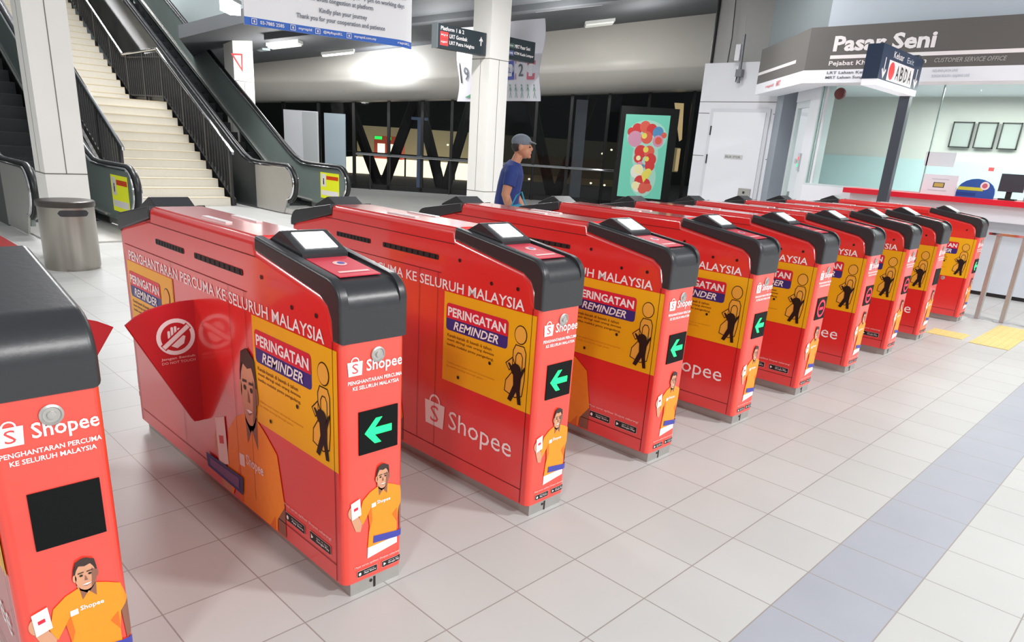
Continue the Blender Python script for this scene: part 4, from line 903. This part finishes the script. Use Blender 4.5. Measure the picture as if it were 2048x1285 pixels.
# things on the counter
def leaflet_text(mb, f, rows, m):
    for u0, v0, u1, v1 in rows: mb.rect(f, u0, v0, u1, v1, m, 1)
t = thing('notice_stand', 'white square notice stand with a small picture on the red counter', 'notice', (9.55, 1.07, 1.19))
MB().prism([(-.03, .20, 0), (.0, .20, .25), (.02, .20, .25), (.05, .20, 0)], (0, -.40, 0), WALLW).build('stand', t)
f = Fr((-.031, .20, 0), (0, -1, 0), Vector((.03, 0, .25)).normalized()); mb = MB(); mb.rect(f, .13, .09, .26, .155, SIGND, 1); mb.rect(f, .14, .098, .25, .147, mat('notice_gold', (190, 170, 90), .5), 2); mb.rect(f, .10, .19, .30, .20, LG, 1); mb.rect(f, .08, .05, .30, .06, LG, 1); mb.build('print', t)
t = thing('leaflet_arch', 'blue arched leaflet board with a yellow band on the red counter', 'leaflet board', (9.55, .645, 1.19))
pts = [(-.03, .21, 0), (-.03, .21, .07)]+[(-.03, .21*math.cos(a), .07+.16*math.sin(a)) for a in [k*PI/10 for k in range(1, 10)]]+[(-.03, -.21, .07), (-.03, -.21, 0)]
MB().prism(pts, (.03, 0, 0), mat('arch_blue', (48, 96, 176), .4)).build('board', t)
f = Fr((-.0315, .21, 0), (0, -1, 0), (0, 0, 1)); mb = MB(); mb.rect(f, .01, .085, .29, .125, mat('arch_yellow', (206, 216, 70), .5), 1); mb.ell(f, .30, .15, .05, .05, WHITEV, 2); mb.ell(f, .30, .15, .03, .03, PNK, 3); mb.rect(f, .0, .02, .22, .06, mat('arch_navy', (34, 72, 150), .4), 1); mb.build('print', t)
t = thing('card_terminal', 'black screen on a stand at the right end of the red counter', 'terminal', (9.55, .29, 1.19)); MB().box(-.03, .02, -.14, .12, .10, .31, mat('terminal_black', (62, 66, 74), .4)).build('screen', t); MB().box(-.01, .02, -.03, .03, .0, .11, DARKM).build('neck', t); MB().box(-.06, .06, -.09, .09, 0, .02, DARKM).build('foot', t)
t = thing('bottle', 'small clear bottle standing behind the black counter screen', 'bottle', (9.68, .12, 1.19)); MB().lathe([(.03, 0), (.032, .25), (.028, .30), (.012, .36), (.012, .41)], mat('bottle_pale', (170, 184, 184), .15), 14).build('body', t); MB().lathe([(.014, .405), (.014, .425)], WHITEV, 12).build('cap', t)
tag(MB().box(9.785, 9.79, 1.02, 1.38, 1.54, 1.72, mat('paper_pale', (214, 226, 230), .6)).build('paper_notice'), 'pale paper notice stuck inside the office glass above the white stand', 'notice')
for k, (y1, y0) in enumerate(((1.798, 1.475), (1.455, 1.155), (1.13, .84))):
    t = thing('picture_frame', ('thin dark picture frame, leftmost of three on the office wall', 'thin dark picture frame, middle of three on the office wall', 'thin dark picture frame, rightmost of three on the office wall')[k], 'picture frame', (12.24, (y1+y0)/2, 1.865), 0, 'picture frames on the office wall')
    h_ = (y1-y0)/2-.015; mb = MB()
    for a in ((-h_, -h_+.015, 0, .385), (h_-.015, h_, 0, .385), (-h_, h_, 0, .015), (-h_, h_, .37, .385)): mb.box(-.02, .02, a[0], a[1], a[2], a[3], DARKM)
    mb.build('frame', t); MB().box(.0, .01, -h_+.01, h_-.01, .01, .375, mat('print_pale', (158, 164, 160), .5)).build('print', t)
tag(MB().box(9.775, 9.785, .56, .62, 1.52, 1.565, mat('red_lamp', (240, 70, 70))).build('indicator_lamp'), 'tiny glowing red indicator behind the office glass', 'lamp')
# pole sign
t = thing('exit_sign', 'dark hanging-style exit sign box on a slate post before the counter', 'sign', (9.03, 1.45, 0))
MB().box(-.045, .065, .04, .16, 0, 2.8, mat('post_slate', (66, 72, 82), .4)).build('post', t); MB().box(-.12, .14, -.02, .22, 0, .015, STEEL).build('foot_plate', t)
SN = mat('sign_navy', (40, 58, 84), .4, noise=.04); MB().box(-1.36, .03, 0, .17, 2.40, 2.755, SN).build('panel', t); MB().box(-1.35, .02, .002, .168, 2.335, 2.40, mat('sign_light_strip', (236, 238, 244), .4, emit=.35)).build('light_strip', t)
f = Fr((-1.36, -.001, 0), (1, 0, 0), (0, 0, 1)); mb = MB()
mb.rect(f, .26, 2.41, 1.12, 2.62, WHITEV, 1); mb.ell(f, .38, 2.515, .09, .092, REDS, 2)
for k, ch in enumerate('ABDA'):
    mb.text(f, ch, .53+k*.145, 2.44, .63+k*.145, 2.59, INK, 2, .02)
    if k: mb.rect(f, .50+k*.145, 2.42, .506+k*.145, 2.61, DG, 2)
mb.text(f, 'Keluar', .36, 2.65, .70, 2.72, WHITEV, 1, .01); mb.text(f, 'Exit', .82, 2.65, 1.06, 2.71, LG, 1)
for a in (.14, 1.25): mb.rect(f, a-.012, 2.46, a+.012, 2.63, WHITEV, 1); mb.ring(f, [(a-.06, 2.51), (a, 2.435), (a+.06, 2.51)], .03, WHITEV, 1, False)
mb.build('lettering', t)
# steel rail beside the last gate
t = thing('guard_rail', 'short stainless rail standing between the last gate and the counter', 'railing', (7.74, 0, 0))
for y in (-.07, -.30): MB().box(-.035, .035, y-.02, y+.02, .01, .88, STEEL).build('post', t); MB().lathe([(.075, 0), (.075, .008), (.05, .012)], CHROME, 20, (0, y, 0)).build('base_plate', t)
MB().box(-.04, .04, -.62, .02, .88, .905, CHROME).build('top_bar', t); MB().box(-.035, .035, -.57, -.53, .01, .88, STEEL).build('post', t)

# ------------------------------------------------------------------ walking man
def loft(mb, path, m, seg=14):            # path: (x,y,z, rx, ry)
    vs_ = []; n = len(path)
    for i, (x, y, z, ra, rb) in enumerate(path):
        a = Vector(path[max(0, i-1)][:3]); b = Vector(path[min(n-1, i+1)][:3]); tdir = (b-a).normalized()
        q = Vector((0, 0, 1)).rotation_difference(tdir if tdir.z >= 0 else -tdir)
        for k in range(seg):
            v = Vector((ra*math.cos(2*PI*k/seg), rb*math.sin(2*PI*k/seg), 0))
            if q: v = q @ v
            vs_.append(Vector((x, y, z))+v)
    fs = []
    for i in range(n-1):
        for k in range(seg): fs.append((i*seg+k, i*seg+(k+1) % seg, (i+1)*seg+(k+1) % seg, (i+1)*seg+k))
    fs += [list(range(seg))[::-1], [(n-1)*seg+k for k in range(seg)]]
    mb.add(vs_, fs, m, True)
def ball(mb, c, r, m, seg=14):
    rx, ry, rz = r; pr = [(math.sin(PI*k/10), -math.cos(PI*k/10)) for k in range(11)]; vs_ = []; fs = []
    for a, b in pr:
        a = max(a, .02)
        for k in range(seg): vs_.append((c[0]+rx*a*math.cos(2*PI*k/seg), c[1]+ry*a*math.sin(2*PI*k/seg), c[2]+rz*b))
    for i in range(10):
        for k in range(seg): fs.append((i*seg+k, i*seg+(k+1) % seg, (i+1)*seg+(k+1) % seg, (i+1)*seg+k))
    fs += [list(range(seg))[::-1], [10*seg+k for k in range(seg)]]; mb.add(vs_, fs, m, True)
def fuse(mb, name, parent, vox, sm=4):
    o = bpy.data.objects.new('tmp', mb.mesh('tmp')); col.objects.link(o)
    r = o.modifiers.new('r', 'REMESH'); r.mode = 'VOXEL'; r.voxel_size = vox; r.use_smooth_shade = True
    s_ = o.modifiers.new('s', 'SMOOTH'); s_.iterations = sm; s_.factor = .5
    dg = bpy.context.evaluated_depsgraph_get(); me = bpy.data.meshes.new_from_object(o.evaluated_get(dg)); me.name = name
    bpy.data.objects.remove(o); me.materials.clear(); me.materials.append(mb.mats[0])
    for p in me.polygons: p.use_smooth = True; p.material_index = 0
    q = bpy.data.objects.new(name, me); col.objects.link(q); q.parent = parent; return q
SKIN = mat('skin', (190, 134, 104), .5, noise=.05, nscale=20)
# local frame: +x = walking direction, y = his left
man = thing('person', 'man in a navy polo shirt and grey cap walking behind the gates', 'person', tuple(H(-.16, 7.45, 0)), math.atan2(RT.y, RT.x))
b_ = MB()
def leg(mb, y, hip, knee, ank, m, r=1.0): loft(mb, [(hip[0], y, hip[1], .085*r, .085*r), (hip[0]*.6+knee[0]*.4, y, hip[1]*.6+knee[1]*.4, .075*r, .075*r), (knee[0], y, knee[1], .055*r, .055*r), (knee[0]*.6+ank[0]*.4, y, knee[1]*.6+ank[1]*.4, .054*r, .052*r), (ank[0], y, ank[1], .035*r, .035*r)], m)
loft(b_, [(-.02, 0, .76, .11, .15), (-.02, 0, .90, .105, .14), (.0, 0, 1.05, .11, .15), (.02, 0, 1.18, .105, .165), (.03, 0, 1.25, .08, .13), (.045, 0, 1.29, .05, .06), (.075, 0, 1.36, .048, .05)], SKIN)
leg(b_, .085, (-.02, .80), (.16, .45), (.12, .09), SKIN); leg(b_, -.085, (-.02, .80), (-.03, .44), (-.28, .14), SKIN)
for y, ax, az in ((.085, .12, .04), (-.085, -.26, .06)): loft(b_, [(ax-.04, y, az+.01, .035, .035), (ax+.06, y, az, .04, .03), (ax+.16, y, az-.015, .03, .02)], SKIN)
def arm(mb, y, sh, el, wr, m):
    loft(mb, [(sh[0], y*.95, sh[1], .056, .056), (sh[0]*.5+el[0]*.5, y*1.1, sh[1]*.5+el[1]*.5, .051, .051), (el[0], y*1.15, el[1], .044, .044), (el[0]*.65+wr[0]*.35, y*1.14, el[1]*.65+wr[1]*.35, .043, .042), (wr[0], y*1.1, wr[1], .027, .030)], m)
    hx, hz = wr; Y = y*1.1; dx, dz = wr[0]-el[0], wr[1]-el[1]; L_ = math.hypot(dx, dz); dx /= L_; dz /= L_
    loft(mb, [(hx, Y, hz, .022, .026), (hx+dx*.05, Y, hz+dz*.05, .018, .040), (hx+dx*.09, Y, hz+dz*.09, .016, .036)], m)
    for k in range(4):
        yy = Y+(k-1.5)*.019; ln = (.062, .074, .07, .055)[k]; px, pz = hx+dx*.085, hz+dz*.085
        loft(mb, [(px, yy, pz, .009, .009), (px+dx*ln*.5+.006, yy, pz+dz*ln*.5, .0085, .0085), (px+dx*ln*.85+.02, yy, pz+dz*ln*.9, .007, .007)], m, 8)
    sg = -1 if y > 0 else 1
    loft(mb, [(hx+dx*.03, Y+sg*.03, hz+dz*.03, .011, .011), (hx+dx*.06+.02, Y+sg*.05, hz+dz*.06, .010, .010), (hx+dx*.09+.03, Y+sg*.052, hz+dz*.09, .008, .008)], m, 8)
arm(b_, -.19, (.02, 1.21), (-.03, .98), (.05, .77), SKIN); arm(b_, .19, (.02, 1.21), (.04, .98), (.17, .80), SKIN)
hc = (.10, 0, 1.44)                                  # head, tipped slightly forward
ball(b_, (hc[0]-.005, 0, hc[2]+.015), (.092, .074, .098), SKIN); ball(b_, (hc[0]+.035, 0, hc[2]-.045), (.062, .056, .065), SKIN)
ball(b_, (hc[0]+.095, 0, hc[2]-.015), (.02, .014, .024), SKIN, 8); ball(b_, (hc[0]+.08, 0, hc[2]+.015), (.018, .05, .012), SKIN, 8); ball(b_, (hc[0]+.088, 0, hc[2]-.055), (.014, .026, .012), SKIN, 8); ball(b_, (hc[0]+.08, 0, hc[2]-.09), (.02, .024, .018), SKIN, 8)
for s_ in (-1, 1): ball(b_, (hc[0]-.012, s_*.076, hc[2]-.01), (.022, .012, .034), SKIN, 8)
body = fuse(b_, 'body', man, .0065, 3)
sh_ = MB(); SHM = mat('shirt_navy', (34, 54, 118), .8, noise=.12, nscale=12)
loft(sh_, [(-.02, 0, .80, .135, .17), (-.02, 0, .92, .125, .162), (.0, 0, 1.06, .125, .168), (.02, 0, 1.18, .12, .182), (.03, 0, 1.25, .095, .15), (.045, 0, 1.295, .062, .072)], SHM)
for s_, el in ((-1, (-.03, .98)), (1, (.04, .98))): loft(sh_, [(.02, s_*.14, 1.225, .07, .07), (.015, s_*.185, 1.18, .068, .068), ((.02+el[0])/2, s_*.215, 1.06, .064, .064)], SHM)
fuse(sh_, 'polo_shirt', man, .008, 4)
tr = MB(); TRM = mat('trousers_dark', (34, 38, 52), .85, noise=.1, nscale=12)
loft(tr, [(-.02, 0, .70, .12, .15), (-.02, 0, .84, .125, .16)], TRM); leg(tr, .085, (-.02, .80), (.16, .45), (.12, .09), TRM, 1.22); leg(tr, -.085, (-.02, .80), (-.03, .44), (-.28, .14), TRM, 1.22); fuse(tr, 'trousers', man, .01, 4)
for y, ax, az in ((.085, .12, .04), (-.085, -.26, .06)):
    sm = MB(); loft(sm, [(ax-.06, y, az+.012, .045, .045), (ax+.05, y, az+.006, .05, .042), (ax+.18, y, az-.008, .042, .03)], mat('shoe_dark', (40, 40, 44), .6)); fuse(sm, 'shoe', man, .008, 2)
cp = MB(); CM = mat('cap_grey', (112, 120, 130), .8, noise=.1, nscale=30)
ball(cp, (hc[0]-.008, 0, hc[2]+.05), (.102, .083, .075), CM); loft(cp, [(hc[0]+.06, 0, hc[2]+.055, .012, .06), (hc[0]+.11, 0, hc[2]+.045, .008, .055), (hc[0]+.145, 0, hc[2]+.035, .006, .03)], CM); fuse(cp, 'cap', man, .006, 2)
hr = MB(); ball(hr, (hc[0]-.035, 0, hc[2]+.005), (.07, .078, .065), mat('hair_dark', (44, 38, 36), .7)); fuse(hr, 'hair', man, .006, 2)
for s_ in (-1, 1): mb = MB(); ball(mb, (hc[0]+.083, s_*.032, hc[2]+.002), (.008, .012, .007), mat('eye_dark', (30, 24, 22), .3), 8); mb.build('eye', man)
t = thing('shoulder_bag', 'teal bag carried at the hip of the walking man', 'bag', tuple(H(-.06, 7.14, .76)), math.atan2(RT.y, RT.x)); tm = mat('bag_teal', (40, 140, 170), .6, noise=.08)
MB().prism([(-.10, -.03, -.05), (.10, -.03, -.05), (.12, -.03, .08), (.02, -.03, .15), (-.08, -.03, .12)], (0, .07, 0), tm, .015, 2).build('pouch', t)
MB().tube([(-.07, 0, .11), (-.02, .02, .22), (.03, .03, .26), (.09, 0, .09)], .008, tm, 6).build('handle', t)
